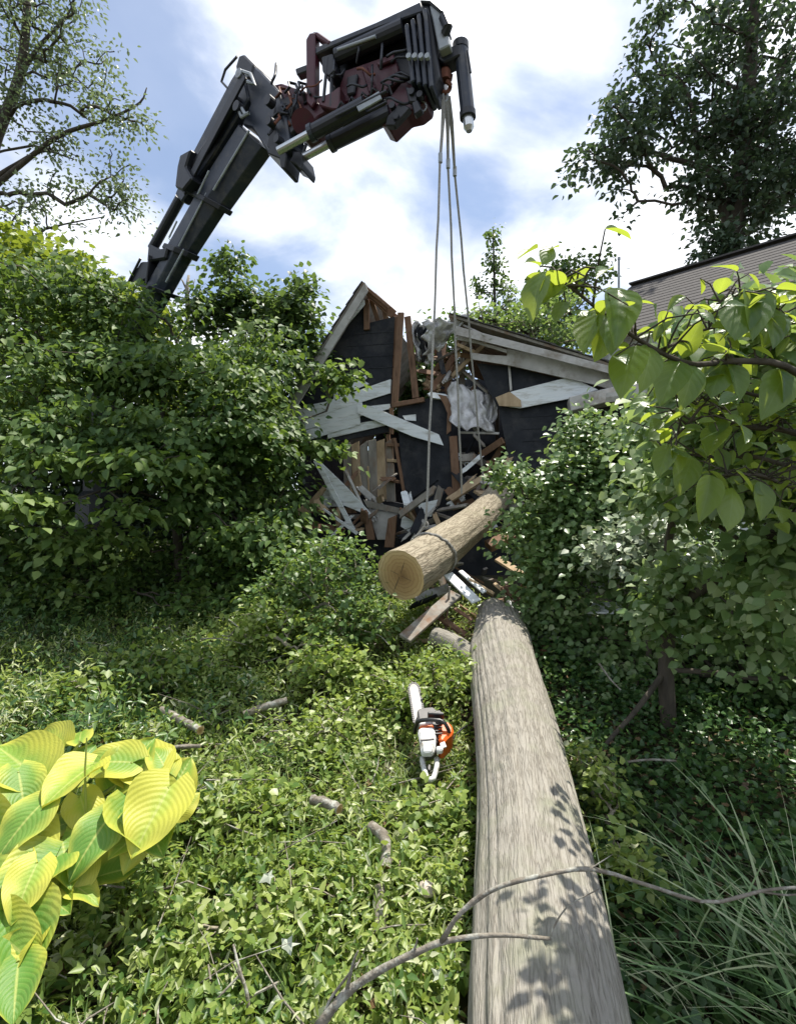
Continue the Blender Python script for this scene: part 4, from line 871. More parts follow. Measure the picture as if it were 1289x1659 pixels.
trunk = thing('felled_tree', 'thick felled tree trunk lying from the lower edge towards the house', 'trunk', P(857, 1350, 2.6) - Vector((0, 0, .26)))
tpts = [(.36, .75, .22), (.41, 1.2, .24), P(886, 1659, 1.713), P(857, 1350, 2.6), P(838, 1200, 3.4), P(815, 1075, 4.55), P(812, 1040, 4.95), P(806, 1010, 5.3)]
o, V, ctr, tan = stem('trunk', tpts, [.262, .262, .262, .258, .262, .285, .27, .225], M['trunk_bark'], trunk, 300, 180, .0115, 3, ufreq=17,
     knots=[(1.02, 1.45, .10, .035), (1.62, 1.75, .035, .014), (1.75, 1.3, .035, .014), (2.75, .95, .06, .024), (2.1, 2.0, .05, .02), (3.55, 1.2, .06, .022), (1.45, 2.3, .03, .01), (3.2, 1.9, .04, .012)])
cut_face('cut_end', V[0], -Vector(tan[0]), trunk)
cut_face('broken_end', V[-1], Vector(tan[-1]), trunk, M['tree_bark'], dome=.02)
stem('side_limb', [P(800, 1080, 4.7) - Vector((0, 0, .1)), P(765, 1065, 4.75) - Vector((0, 0, .03)), P(735, 1045, 4.9), P(700, 1030, 5.0)], [.19, .13, .098, .09], M['trunk_bark'], trunk, 50, 40, .006, 8)
_, Vb, _, tb = stem('end_stub', [P(804, 1018, 5.2), P(800, 1000, 5.38), P(797, 988, 5.5)], [.20, .165, .15], M['trunk_bark'], trunk, 24, 40, .01, 12)
cut_face('stub_cut', Vb[-1], Vector(tb[-1]), trunk, M['tree_bark'])
MB().tube([P(806, 995, 5.2), P(808, 992, 5.12)], [.05, .03], 10).build('dark_knot', M['tree_bark'], trunk, smooth=True)

log = thing('hanging_log', 'sawn log section hanging in the sling with its cut end facing out', 'log', P(648, 932, 5.0) - Vector((0, 0, .25)))
lp = [P(648, 932, 5.0), P(690, 905, 5.45), P(735, 872, 6.1), P(778, 838, 6.8), P(812, 796, 7.4)]
lo_, Vl, lc, lt = stem('log_bark', lp, [.252, .240, .222, .205, .18], M['log_bark'], log, 130, 84, .010, 21, knots=[(.9, 1.3, .05, .02)])
cut_face('cut_end', Vl[0], -Vector(lt[0]), log)
_o = -Vector(lt[0]).normalized(); _c = sum((Vector(p) for p in Vl[0]), Vector()) / len(Vl[0]); _e = _o.orthogonal().normalized(); _g = _o.cross(_e)
for _a, _l, _w in [(.4, .19, .006), (2.1, .12, .004), (3.6, .15, .005), (5.2, .09, .004)]:
    _d = _e * math.cos(_a) + _g * math.sin(_a); _s = _o.cross(_d); _b = _c + _d * .02 + _o * .0045
    MB().prism([_b - _s * _w * .3, _b + _d * _l * .5 - _s * _w * .5, _b + _d * _l, _b + _d * _l * .5 + _s * _w * .5, _b + _s * _w * .3], _o * .0012).build('drying_crack', M['tree_bark'], log)
cut_face('splintered_end', Vl[-1], Vector(lt[-1]), log, M['lumber'], dome=.06)
# strap round the log
k = int(130 * .30); ring = [Vector(p) + (Vector(p) - Vector(lc[k])).normalized() * .012 + Vector(lt[k]) * (.10 * math.sin(i / 84 * 2 * math.pi + 2.6)) for i, p in enumerate(Vl[k])]
choke = thing('choker_rope', 'rope loop choked tight round the hanging log', 'rope', lc[k])
MB().tube(ring + ring[:2], .012, 6, cap=False).build('loop', M['rope'], choke)
topi = max(range(84), key=lambda i: ring[i].z - ring[i].x * .6)
MB().tube([ring[topi], ring[topi].lerp(P(690, 846, 5.45), .5) + Vector((.01, 0, 0)), P(690, 846, 5.45)], .012, 6).build('tail', M['rope'], choke)
MB().tube([P(690, 850, 5.45) + Vector((.02 * math.cos(a), 0, .03 * math.sin(a))) for a in np.linspace(0, 6.28, 9)], .010, 6).build('knot', M['rope'], choke)

# ------------------------------------------------------------------ chainsaw
s0, s1 = P(697, 1265, 3.25), P(670, 1105, 4.05)
SN = (Vector((1, 0, 0)).cross(s1 - s0)).normalized()
if SN.z < 0: SN = -SN
SPn = Plane(s0, SN)
def S(X, Y, off=0.0): return SPn(640 + X / 8.293, 1080 + Y / 8.293, off)
saw = thing('chainsaw', 'orange and light grey chainsaw lying in the leaves beside the trunk', 'chainsaw', (S(430, 950).x, S(430, 950).y, float(G(S(430, 950).x, S(430, 950).y))))
def sslab(name, pts, c, th, mat, bevel=.008, parent=saw):
    return MB().prism([S(x, y, c - th / 2) for x, y in pts], SN * th).build(name, mat, parent, bevel=bevel)
bar = sslab('guide_bar', [(188, 290), (205, 245), (245, 232), (290, 250), (315, 300), (352, 470), (392, 760), (262, 770), (225, 520)], .03, .006, M['bar_steel'], .001)
chain = MB()
edge = [(255, 760), (218, 520), (182, 300), (190, 262), (215, 232), (250, 222), (290, 236), (318, 280), (358, 470), (396, 740)]
pp = [S(x, y, .03) for x, y in edge]; tot = []
for a, b in zip(pp, pp[1:]):
    n = max(1, int((b - a).length / .017))
    for i in range(n): tot.append(a.lerp(b, i / n))
for i in range(len(tot) - 1): chain.bar(tot[i].lerp(tot[i + 1], .08), tot[i].lerp(tot[i + 1], .88), .015, .012, up=SN)
ch = chain.build('chain', M['saw_dark'], bar)
body = sslab('body', [(285, 800), (330, 760), (500, 745), (560, 800), (575, 1000), (560, 1240), (420, 1290), (350, 1250), (318, 1000)], .015, .15, M['saw_dark'], .012)
sslab('top_cover', [(300, 930), (330, 880), (510, 870), (545, 940), (540, 1150), (510, 1230), (350, 1235), (325, 1050)], .10, .05, M['saw_grey'], .014)
sslab('cover_latch', [(365, 1080), (400, 1050), (470, 1060), (500, 1110), (480, 1190), (380, 1195)], .135, .03, M['saw_grey'], .008)
sslab('cover_rib', [(335, 985), (520, 970), (522, 985), (338, 1003)], .128, .008, M['saw_dark'], .001)
sslab('orange_band', [(318, 860), (500, 830), (520, 880), (330, 915)], .10, .04, M['orange'], .006)
sslab('muffler', [(330, 770), (490, 752), (505, 835), (320, 855)], .09, .05, M['saw_grey'], .006)
sslab('cylinder_fins', [(520, 760), (600, 750), (650, 860), (640, 960), (570, 960), (530, 860)], .05, .12, M['saw_dark'], .008)
for k in range(4): sslab('fin', [(535, 790 + 40 * k), (628, 775 + 42 * k), (632, 787 + 42 * k), (538, 803 + 40 * k)], .115, .012, M['saw_black'], .001)
st = sslab('starter_cover', [(560, 1000), (650, 960), (720, 985), (770, 1070), (770, 1140), (690, 1200), (640, 1270), (575, 1250)], .02, .17, M['orange'], .018)
sslab('grille', [(600, 1040), (660, 1015), (690, 1090), (610, 1120)], .108, .01, M['saw_grey'], .002, st)
sslab('orange_shroud', [(545, 1120), (640, 1115), (640, 1180), (555, 1190)], .10, .04, M['saw_grey'], .008)
MB().tube([S(x, y, o) for x, y, o in [(260, 900, .02), (268, 820, .06), (300, 745, .12), (350, 722, .15), (470, 712, .16), (600, 722, .16), (670, 765, .15), (715, 850, .12), (735, 950, .06), (730, 1020, .02)]], .013, 10).build('front_handle', M['saw_black'], saw, smooth=True)
MB().tube([S(x, y, o) for x, y, o in [(360, 1230, .04), (375, 1330, .05), (405, 1440, .05), (430, 1505, .05), (475, 1520, .05), (515, 1500, .05), (540, 1420, .05), (560, 1330, .05), (560, 1240, .04)]], [.018, .017, .016, .017, .018, .017, .016, .017, .018], 10).build('rear_handle', M['saw_grey'], saw, smooth=True)
sslab('trigger', [(425, 1360), (445, 1340), (480, 1360), (470, 1430), (440, 1430)], .05, .025, M['saw_black'], .004)
sslab('hand_guard', [(440, 668), (640, 680), (660, 700), (650, 716), (430, 705)], .15, .05, M['saw_black'], .006)
MB().tube([S(760, 1000, .0), S(830, 900, .02), S(900, 830, .03), S(960, 790, .0)], .007, 6).build('starter_cord', M['saw_black'], saw)

# ------------------------------------------------------------------ trees
def tree(name, label, cat, trunk_px, trunk_r, blobs, seed, leafmat, per, R, size, kind='oval', barkmat='tree_bark', flat=.4, tip=.006, arch=.1, start=.25, group=None, droop=.35, rmax=.08, aspect=1.0, lean=(0, 0, 0), void=0.0):
    pts = [P(*q) for q in trunk_px]; base = pts[0].copy(); base.z = float(G(base.x, base.y))
    t = thing(name, label, cat, base, group)
    tp = catmull(pts, 24); tr = np.interp(np.linspace(0, 1, 25), np.linspace(0, 1, len(trunk_r)), trunk_r)
    MB().tube([base - Vector((0, 0, .15))] + list(tp), [trunk_r[0] * 1.25] + list(tr), 12, jitter=.12).build('trunk', M[barkmat], t, smooth=True)
    tg = ellipsoid_targets(blobs, seed)
    if void: tg = carve(tg, seed, void)
    mb, ch, nd = grow_branches(tp, tr, tg, seed, tip=tip, arch=arch, start=start, rmax=rmax)
    mb.build('branches', M[barkmat], t, smooth=True)['kind'] = 'stuff'
    pos, ax, nr, sz, tint = sprays(tg, seed + 1, per, R, flat, size, droop, lean=lean)
    leaf_cloud('crown', pos, ax, nr, sz, kind, leafmat, t, aspect=aspect, rnd=tint)
    return t
# big layered shrub tree on the left
tree('dogwood_tree', 'broad leafy tree with layered branches filling the left side', 'tree',
     [(292, 955, 6.9), (290, 900, 6.9), (285, 850, 6.85), (270, 780, 6.8), (262, 700, 6.8), (270, 600, 6.8)], [.075, .065, .055, .045, .035, .02],
     [(90, 600, 6.6, 150, 150, 1.0, 130), (260, 580, 6.6, 150, 110, .9, 120), (390, 600, 6.8, 110, 110, .9, 90), (120, 720, 6.2, 170, 110, .9, 130), (300, 730, 6.3, 160, 110, .9, 120), (415, 730, 6.6, 85, 130, .8, 90), (400, 850, 6.3, 90, 50, .6, 40), (40, 830, 6.2, 110, 40, .7, 30),
      (60, 800, 5.9, 120, 60, .8, 50), (60, 480, 6.8, 110, 80, .8, 50), (250, 830, 6.3, 90, 30, .6, 20), (410, 830, 6.7, 90, 50, .6, 34), (-60, 640, 6.4, 100, 220, 1.0, 60), (180, 490, 7.0, 110, 50, .8, 36), (440, 640, 6.9, 50, 60, .5, 26)],
     31, M['leaf_dogwood'], 54, .38, (.055, .125), flat=.20, droop=.6, aspect=.85, void=.465, lean=(.1, -.4, 0), tip=.0055, arch=.08)
for nm, lab, seed, blobs in [('dogwood_bough', 'pale leafed drooping bough reaching out of the left tree', 41, [(235, 745, 5.35, 75, 16, .25, 12), (150, 735, 5.3, 45, 14, .2, 6)]),
                             ('dogwood_bough', 'lowest sunlit leafy bough at the left edge', 43, [(60, 815, 5.0, 70, 18, .25, 11), (205, 815, 5.2, 26, 10, .15, 4)]),
                             ('dogwood_bough', 'sunlit spray poking over the torn siding', 45, [(545, 600, 7.4, 30, 26, .2, 10), (520, 725, 7.2, 55, 14, .25, 11)]),
                             ('dogwood_bough', 'dark hanging spray above the shaded hollow on the left', 47, [(150, 865, 5.4, 70, 16, .3, 12)])]:
    tg = ellipsoid_targets(blobs, seed); rt = P(285, 820, 6.6); c = Vector(tg.mean(0))
    b = thing(nm, lab, 'branch', rt, 'boughs of the left tree')
    mb, _, _ = grow_branches([rt, rt.lerp(c, .35) + Vector((0, 0, .15)), rt.lerp(c, .7) + Vector((0, 0, .15)), c], None, tg, seed, start=.3); mb.tube([rt, rt.lerp(c, .35) + Vector((0, 0, .15)), rt.lerp(c, .7) + Vector((0, 0, .15)), c], [.02, .016, .012, .008], 6)
    mb.build('stem', M['tree_bark'], b, smooth=True)
    pos, ax, nr, sz, tint = sprays(tg, seed, 26, .20, .25, (.085, .125), .55); leaf_cloud('leaves', pos, ax, nr, sz, 'oval', M['leaf_dogwood'], b, rnd=np.clip(tint + .25, 0, 1))
# bare shaded limbs inside the hollow
tree('hedge_tree', 'yellow green tree behind the left tree at the frame edge', 'tree', [(60, 700, 9.5), (55, 560, 9.5), (60, 450, 9.5)], [.12, .09, .05],
     [(40, 440, 9.3, 100, 60, 1.0, 70), (120, 480, 9.2, 90, 60, 1.0, 60), (-40, 520, 9.4, 120, 110, 1.2, 60), (200, 520, 9.2, 80, 50, .8, 50), (110, 640, 9.2, 200, 120, 1.0, 110)], 51, M['leaf_sunny'], 36, .42, (.11, .17), kind='oval')
tree('boundary_hedge', 'dark hedge closing the view behind the left tree', 'hedge', [(180, 940, 9.6), (180, 850, 9.6), (182, 760, 9.6)], [.06, .05, .03],
     [(-100, 800, 9.6, 120, 120, .7, 60), (90, 820, 9.6, 130, 110, .7, 80), (280, 820, 9.6, 130, 110, .7, 80), (430, 830, 9.2, 80, 100, .4, 50), (-300, 760, 9.6, 150, 170, .8, 60), (180, 930, 9.2, 260, 30, .4, 60), (300, 700, 9.5, 190, 110, .6, 120), (120, 700, 9.7, 160, 110, .6, 80), (420, 720, 9.0, 60, 110, .3, 60), (-150, 900, 9.4, 200, 50, .5, 40)], 53, M['leaf_back'], 40, .36, (.10, .16), flat=.8)
tree('understory_bush', 'low dark bush filling the hollow under the left tree', 'shrub', [(150, 965, 6.9), (150, 930, 6.9), (152, 880, 6.9)], [.03, .025, .015],
     [(60, 900, 6.7, 130, 50, .4, 60), (200, 905, 7.0, 100, 50, .4, 46), (370, 905, 6.7, 90, 50, .4, 50), (-90, 890, 6.6, 120, 70, .5, 46), (440, 900, 6.4, 60, 50, .35, 36), (120, 960, 6.2, 160, 22, .4, 40), (330, 975, 6.0, 80, 24, .3, 26)], 57, M['leaf_dogwood'], 36, .26, (.05, .10), flat=.5, tip=.004)
tree('young_tree', 'young leafy tree with a pointed top beside the gable', 'tree', [(430, 880, 8.6), (425, 700, 8.6), (395, 560, 8.6), (375, 470, 8.6), (370, 425, 8.6)], [.06, .05, .04, .025, .012],
     [(372, 432, 8.5, 16, 26, .2, 9), (380, 490, 8.5, 40, 32, .4, 26), (440, 520, 8.5, 60, 50, .5, 46), (490, 500, 8.4, 26, 44, .3, 26), (330, 510, 8.5, 50, 30, .4, 24), (420, 600, 8.4, 100, 70, .6, 70), (440, 700, 8.4, 40, 120, .5, 40), (500, 570, 8.5, 26, 40, .25, 18)], 55, M['leaf_sapling'], 34, .27, (.075, .12), flat=.6)
MB_dead = MB()
dt = thing('dead_snag', 'bare broken stem sticking up beside the crane boom', 'snag', P(308, 620, 9.0))
MB_dead.tube([P(308, 640, 9.0), P(306, 520, 9.0), P(303, 470, 9.0), P(306, 446, 9.0)], [.05, .045, .035, .02], 7).tube([P(303, 470, 9.0), P(296, 455, 9.0), P(292, 450, 9.0)], [.02, .014, .006], 5).tube([P(304, 478, 9), P(313, 462, 9), P(316, 452, 9)], [.016, .01, .005], 5).build('stem', M['pale_bark'], dt, smooth=True)
# airy tree, top left
lt_ = tree('airy_tree', 'tall airy tree with bare grey limbs at the top left', 'tree', [(-70, 860, 12), (-60, 600, 12), (-45, 420, 12), (-15, 250, 12), (30, 130, 12), (45, 0, 12), (40, -150, 12)], [.22, .2, .17, .13, .10, .08, .04],
     [(40, 40, 12, 110, 60, 1.3, 42), (120, 60, 12, 80, 60, .9, 26), (60, 180, 12, 90, 60, 1.2, 36), (200, 200, 11.8, 52, 26, .6, 22), (140, 270, 11.8, 70, 40, .9, 28), (60, 330, 12, 80, 50, 1.1, 34), (205, 320, 11.7, 38, 40, .5, 18), (110, 225, 11.8, 60, 26, .6, 14), (40, -80, 12, 160, 70, 1.5, 40), (-120, 150, 12, 100, 200, 1.5, 50), (50, 400, 12, 70, 40, 1.0, 26), (130, 130, 12, 60, 30, .6, 12)],
     61, M['leaf_airy'], 30, .34, (.075, .13), kind='oval', tip=.011, arch=.14, flat=.75, start=.15, rmax=.11, aspect=.7, void=.42)
for pts, r0 in [([(-40, 330, 12), (30, 270, 11.9), (100, 218, 11.8), (170, 195, 11.8), (225, 168, 11.8), (238, 142, 11.8)], .07), ([(-40, 310, 12), (20, 270, 12), (70, 245, 12), (120, 258, 11.9)], .06), ([(30, 130, 12), (60, 80, 12), (105, 30, 12), (120, 5, 12)], .06), ([(60, 375, 12), (110, 362, 12), (165, 352, 12)], .025)]:
    c = catmull([P(*q) for q in pts], 16); MB().tube(c, np.linspace(r0, .012, 17), 7, jitter=.15).build('limb', M['tree_bark'], lt_, smooth=True)
# dark tree, top right
rt_ = tree('shade_tree', 'tall dark leafed tree behind the right roof', 'tree', [(1180, 700, 14), (1182, 430, 14), (1195, 330, 14), (1205, 220, 14), (1215, 90, 14), (1225, -60, 14), (1230, -200, 14)], [.34, .28, .25, .21, .16, .11, .05],
     [(1100, 60, 14, 90, 70, 1.6, 64), (1210, 50, 14, 90, 80, 1.6, 80), (1060, 150, 13.8, 70, 50, 1.2, 40), (1010, 235, 13.6, 60, 34, .9, 28), (945, 265, 13.5, 32, 22, .6, 10), (1120, 190, 13.8, 70, 60, 1.3, 50), (1190, 200, 14, 90, 90, 1.5, 90), (1270, 150, 14, 70, 130, 1.6, 80), (1010, 320, 13.6, 24, 36, .5, 9), (1120, 300, 13.8, 44, 34, .9, 26), (1200, 340, 14, 80, 60, 1.2, 120), (1280, 320, 14, 80, 70, 1.4, 120), (1150, 400, 14, 44, 40, .8, 80), (1100, 345, 13.8, 16, 20, .4, 5), (1200, -60, 14, 160, 60, 1.8, 70), (1390, 150, 14, 70, 220, 1.8, 60), (1180, 420, 14, 80, 30, .9, 90), (990, 180, 13.7, 26, 26, .5, 7)],
     71, M['leaf_back'], 25, .36, (.12, .21), kind='oval', tip=.013, arch=.1, flat=.65, start=.2, rmax=.14, aspect=.85, void=.485)
for pts, r0 in [([(1185, 400, 14), (1160, 300, 13.9), (1130, 270, 13.9), (1080, 255, 13.8), (1015, 232, 13.7), (975, 240, 13.6)], .12), ([(1130, 270, 13.9), (1125, 200, 13.9), (1110, 145, 13.9), (1085, 115, 13.9)], .09), ([(1195, 330, 14), (1230, 220, 14), (1262, 120, 14), (1289, 70, 14)], .1)]:
    c = catmull([P(*q) for q in pts], 16); MB().tube(c, np.linspace(r0, .02, 17), 7, jitter=.15).build('limb', M['tree_bark'], rt_, smooth=True)
# slender saplings and leafy tops behind the torn roof
tree('slender_sapling', 'slender sapling standing against the white sky above the torn roof', 'tree', [(805, 640, 11.5), (802, 540, 11.5), (800, 440, 11.5), (798, 368, 11.5)], [.04, .035, .025, .01],
     [(798, 385, 11.5, 10, 22, .15, 8), (803, 430, 11.5, 16, 30, .2, 14), (775, 470, 11.5, 12, 22, .2, 8), (812, 490, 11.5, 34, 40, .4, 26), (845, 510, 11.5, 40, 26, .4, 20)], 81, M['leaf_sapling'], 16, .13, (.06, .10), flat=.9)
tree('distant_tree', 'pale leafed tree top between the sapling and the grey roof', 'tree', [(925, 680, 13), (925, 560, 13), (920, 460, 13)], [.06, .05, .03],
     [(925, 440, 13, 30, 36, .4, 16), (965, 430, 13, 16, 12, .2, 5), (900, 480, 13, 60, 30, .6, 26), (870, 520, 13, 80, 36, .6, 36), (690, 600, 13, 70, 70, 1.0, 50), (760, 560, 13, 60, 50, .8, 34)], 85, M['leaf_sapling'], 30, .30, (.09, .15), flat=.8)
tree('yard_tree', 'sunlit green tree glimpsed through the gap in the torn gable', 'tree', [(665, 800, 13.6), (665, 680, 13.6), (668, 600, 13.6)], [.12, .1, .05],
     [(665, 610, 13.5, 60, 50, .8, 60), (660, 680, 13.5, 90, 60, .8, 50)], 87, M['leaf_sapling'], 40, .40, (.12, .2))
# shrub in front of the house, right of the hole
tree('wall_shrub', 'round small leafed shrub growing against the black wall', 'shrub', [(925, 1010, 5.6), (925, 950, 5.6), (930, 860, 5.6), (950, 780, 5.6)], [.04, .035, .03, .02],
     [(930, 800, 5.5, 80, 70, .5, 80), (905, 900, 5.4, 60, 80, .45, 80), (985, 730, 5.5, 70, 60, .5, 70), (1050, 760, 5.4, 90, 80, .6, 80), (985, 850, 5.3, 80, 80, .5, 70), (945, 690, 5.6, 24, 30, .25, 14), (820, 765, 5.5, 26, 12, .2, 9), (880, 985, 5.3, 50, 40, .35, 26), (850, 840, 5.45, 22, 50, .25, 14)], 91, M['leaf_light'], 34, .19, (.045, .085), flat=.75, tip=.0035, lean=(.1, -.75, 0))
tree('understory_shrub', 'dark tangled shrub under the dogwood at the right edge', 'shrub', [(1200, 1180, 4.4), (1200, 1050, 4.4), (1200, 930, 4.5)], [.04, .035, .02],
     [(1210, 960, 4.6, 100, 90, .6, 80), (1120, 890, 4.8, 90, 70, .5, 60), (1260, 1060, 4.3, 80, 90, .5, 60), (1060, 980, 4.9, 70, 70, .4, 40), (1330, 900, 4.6, 80, 160, .8, 50), (1180, 780, 5.2, 140, 70, .7, 80), (960, 1060, 4.9, 60, 50, .4, 30), (1050, 1080, 4.6, 90, 50, .4, 40)], 93, M['leaf_light'], 30, .19, (.045, .085), flat=.7, tip=.004, lean=(0, -.75, 0))
tree('silver_shrub', 'shrub with pale glossy leaves catching the sun right of the hole', 'shrub', [(1050, 1060, 4.5), (1050, 980, 4.5), (1045, 900, 4.5)], [.025, .02, .012],
     [(1040, 870, 4.4, 70, 34, .3, 36), (990, 895, 4.4, 40, 26, .25, 18), (1090, 910, 4.4, 50, 30, .25, 22)], 95, M['leaf_silver'], 24, .17, (.055, .085), flat=.4, tip=.003, lean=(.1, -.6, 0))

# ------------------------------------------------------------------ single large leaves
def leaf_mesh(name, length, width, mat, nu=10, nvv=6, heart=0.0, cup=0.15, droop=0.25, wave=0.0, seed=0, tipsharp=1.0):
    vs = []; uv = []; r = random.Random(seed)
    for i in range(nu + 1):
        u = i / nu
        w = (math.sin(math.pi * min(1, u ** (0.62 if heart else .8))) ** (.8 if heart else .9)) * width / 2
        if i == 0: w = width * (.16 if heart else .02)
        if i == nu: w = 0.002
        for j in range(-nvv // 2, nvv // 2 + 1):
            v = j / (nvv // 2)
            x = u * length - (heart * length * (1 - u) ** 3 * abs(v) * 1.2); y = v * w
            z = cup * w * 2 * (abs(v) ** 1.6) - droop * length * u * u + wave * math.sin(u * 11 + seed + v * 2) * abs(v) * .5
            vs.append((x, y, z)); uv.append((u, v))
    nn = nvv // 2 * 2 + 1; fs = [(i * nn + j, i * nn + j + 1, (i + 1) * nn + j + 1, (i + 1) * nn + j) for i in range(nu) for j in range(nn - 1)]
    me = bpy.data.meshes.new(name); me.from_pydata(vs, [], fs); l = me.uv_layers.new(name='UVMap')
    for lp_ in me.loops: l.data[lp_.index].uv = uv[lp_.vertex_index]
    me.polygons.foreach_set('use_smooth', [True] * len(me.polygons)); me.materials.append(mat); return me
def place_leaf(name, me, parent, pos, axis, nrm, s=1.0):
    x = Vector(axis).normalized(); z = Vector(nrm) - x * Vector(nrm).dot(x); z.normalize(); y = z.cross(x)
    o = bpy.data.objects.new(name, me); COL.objects.link(o); o.parent = parent
    m = Matrix((x, y, z)).transposed().to_4x4(); m.translation = Vector(pos) - parent_loc(parent)
    o.matrix_basis = m @ Matrix.Scale(s, 4); return o

# hosta
hosta = thing('hosta_plant', 'hosta with big ribbed yellow green leaves at the lower left', 'hosta', (-1.75, 2.35, float(G(-1.75, 2.35))))
HM = [leaf_mesh('hosta_leaf', 1, w, M['leaf_hosta'], 12, 8, .22, c, d, .09, s) for w, c, d, s in [(.96, .22, .16, 1), (.88, .12, .26, 2), (1.02, .28, .08, 3), (.84, .05, .36, 5)]]
hb = Vector((-1.75, 2.35, float(G(-1.75, 2.35)) + .08))
HL = [  # base pixel of the blade, depth ; tip pixel, depth ; upper side
 ((275, 1275, 2.35), (200, 1405, 2.05), (.2, -.5, .9)), ((245, 1250, 2.5), (190, 1180, 2.75), (.1, -.5, .9)), ((270, 1300, 2.45), (310, 1225, 2.6), (.3, -.6, .7)), ((180, 1320, 2.25), (95, 1425, 1.98), (.1, -.6, .8)),
 ((150, 1240, 2.4), (60, 1300, 2.15), (.0, -.5, .9)), ((215, 1235, 2.5), (100, 1225, 2.45), (.0, -.6, .8)), ((60, 1260, 2.45), (-10, 1200, 2.55), (-.2, -.5, .9)), ((70, 1300, 2.2), (-15, 1380, 2.0), (-.1, -.7, .7)),
 ((90, 1390, 2.1), (-20, 1470, 1.85), (0, -.7, .7)), ((60, 1400, 2.0), (10, 1500, 1.8), (.2, -.8, .6)), ((20, 1470, 1.9), (45, 1600, 1.75), (.3, -.7, .7)), ((140, 1400, 2.15), (50, 1480, 1.95), (.3, -.8, .4)),
 ((160, 1420, 2.2), (235, 1395, 2.3), (.2, -.6, .8)), ((110, 1430, 2.1), (175, 1455, 2.05), (.3, -.4, .9)), ((70, 1450, 2.05), (120, 1480, 1.98), (.2, -.4, .9)), ((130, 1200, 2.6), (130, 1165, 2.75), (0, -.7, .7)),
 ((40, 1230, 2.6), (20, 1195, 2.8), (0, -.7, .7)), ((100, 1270, 2.5), (165, 1185, 2.7), (.3, -.6, .7)), ((220, 1300, 2.35), (270, 1390, 2.15), (.5, -.5, .7)), ((-30, 1420, 2.0), (30, 1540, 1.8), (0, -.8, .5)), ((-60, 1300, 2.3), (-120, 1420, 2.0), (-.3, -.5, .8)), ((-80, 1220, 2.5), (-160, 1240, 2.5), (-.3, -.3, .9)), ((10, 1560, 1.8), (60, 1500, 1.85), (.2, -.6, .7)), ((0, 1300, 2.35), (75, 1340, 2.15), (.1, -.7, .7)),
 ((30, 1560, 1.78), (20, 1660, 1.62), (.2, -.7, .6)), ((-20, 1500, 1.85), (60, 1570, 1.75), (.1, -.8, .5)), ((250, 1330, 2.3), (160, 1400, 2.1), (.1, -.6, .8)), ((120, 1330, 2.3), (40, 1350, 2.2), (-.1, -.5, .8)), ((190, 1270, 2.45), (250, 1185, 2.65), (.2, -.6, .7)), ((40, 1340, 2.2), (70, 1430, 2.0), (.2, -.7, .6)), ((-40, 1340, 2.2), (20, 1420, 2.05), (-.1, -.8, .5)), ((290, 1320, 2.4), (325, 1280, 2.45), (.4, -.5, .7)), ((100, 1210, 2.6), (60, 1180, 2.7), (0, -.7, .6)), ((270, 1250, 2.5), (245, 1190, 2.62), (.2, -.6, .7)),
 ((60, 1500, 1.9), (15, 1570, 1.78), (.1, -.6, .7)), ((-15, 1540, 1.8), (35, 1620, 1.68), (.2, -.7, .6)), ((100, 1360, 2.2), (120, 1440, 2.02), (.3, -.6, .6)), ((230, 1340, 2.3), (205, 1410, 2.15), (.3, -.6, .7)), ((40, 1420, 2.0), (-25, 1440, 1.95), (-.1, -.6, .7)), ((130, 1290, 2.35), (150, 1350, 2.2), (.2, -.6, .7)), ((200, 1230, 2.55), (225, 1290, 2.4), (.2, -.5, .8)), ((30, 1250, 2.4), (45, 1320, 2.25), (.1, -.6, .7))]
stalk = MB(); rr_ = random.Random(3)
for k, (a, b, n) in enumerate(HL):
    A, B = P(*a), P(*b); ln = (B - A).length * rr_.uniform(.80, 1.0)
    nv = Vector(n) + Vector((SUN_DIR)) * .35 + Vector((rr_.uniform(-.2, .2), rr_.uniform(-.2, .2), 0))
    place_leaf('leaf', HM[k % 4], hosta, A, B - A, nv, ln)
    stalk.tube([hb + Vector((rr_.uniform(-.08, .08), rr_.uniform(-.08, .08), 0)), hb.lerp(A, .5) + Vector((0, 0, .12)), A], [.012, .010, .008], 6, cap=False)
stalk.build('stalks', M['leaf_hosta'], hosta, smooth=True)
mb = MB(); mb.tube([hb, P(140, 1330, 2.3), P(138, 1250, 2.3), P(141, 1195, 2.3)], [.006, .006, .005, .003], 5); mb.build('flower_stem', M['leaf_hosta'], hosta)

# foreground dogwood on the right: stems, boughs, and its large leaves one by one
dw = thing('foreground_dogwood', 'dogwood with large drooping leaves leaning in from the right', 'tree', (P(1085, 1150, 3.9).x, 3.9, float(G(P(1085, 1150, 3.9).x, 3.9))))
base = Vector((P(1085, 1150, 3.9).x, 3.9, float(G(P(1085, 1150, 3.9).x, 3.9))))
def limb(pts, r, nm='bough', jit=.1, n=24):
    c = catmull([p if isinstance(p, Vector) else P(*p) for p in pts], n); MB().tube(c, np.interp(np.linspace(0, 1, n + 1), np.linspace(0, 1, len(r)), r), 9, jitter=jit).build(nm, M['tree_bark'], dw, smooth=True); return c
limb([base - Vector((0, 0, .1)), (1078, 1090, 3.9), (1082, 1030, 3.9), (1090, 975, 3.85), (1105, 930, 3.7)], [.060, .054, .050, .048, .04], 'trunk')
limb([(1090, 985, 3.85), (1130, 960, 3.6), (1180, 920, 3.2), (1260, 860, 2.7), (1340, 780, 2.3), (1400, 700, 1.9)], [.04, .036, .032, .028, .025, .022])
limb([(1095, 960, 3.85), (1080, 905, 3.8), (1100, 800, 3.6), (1150, 700, 3.3), (1160, 600, 3.1)], [.04, .03, .025, .018, .01])
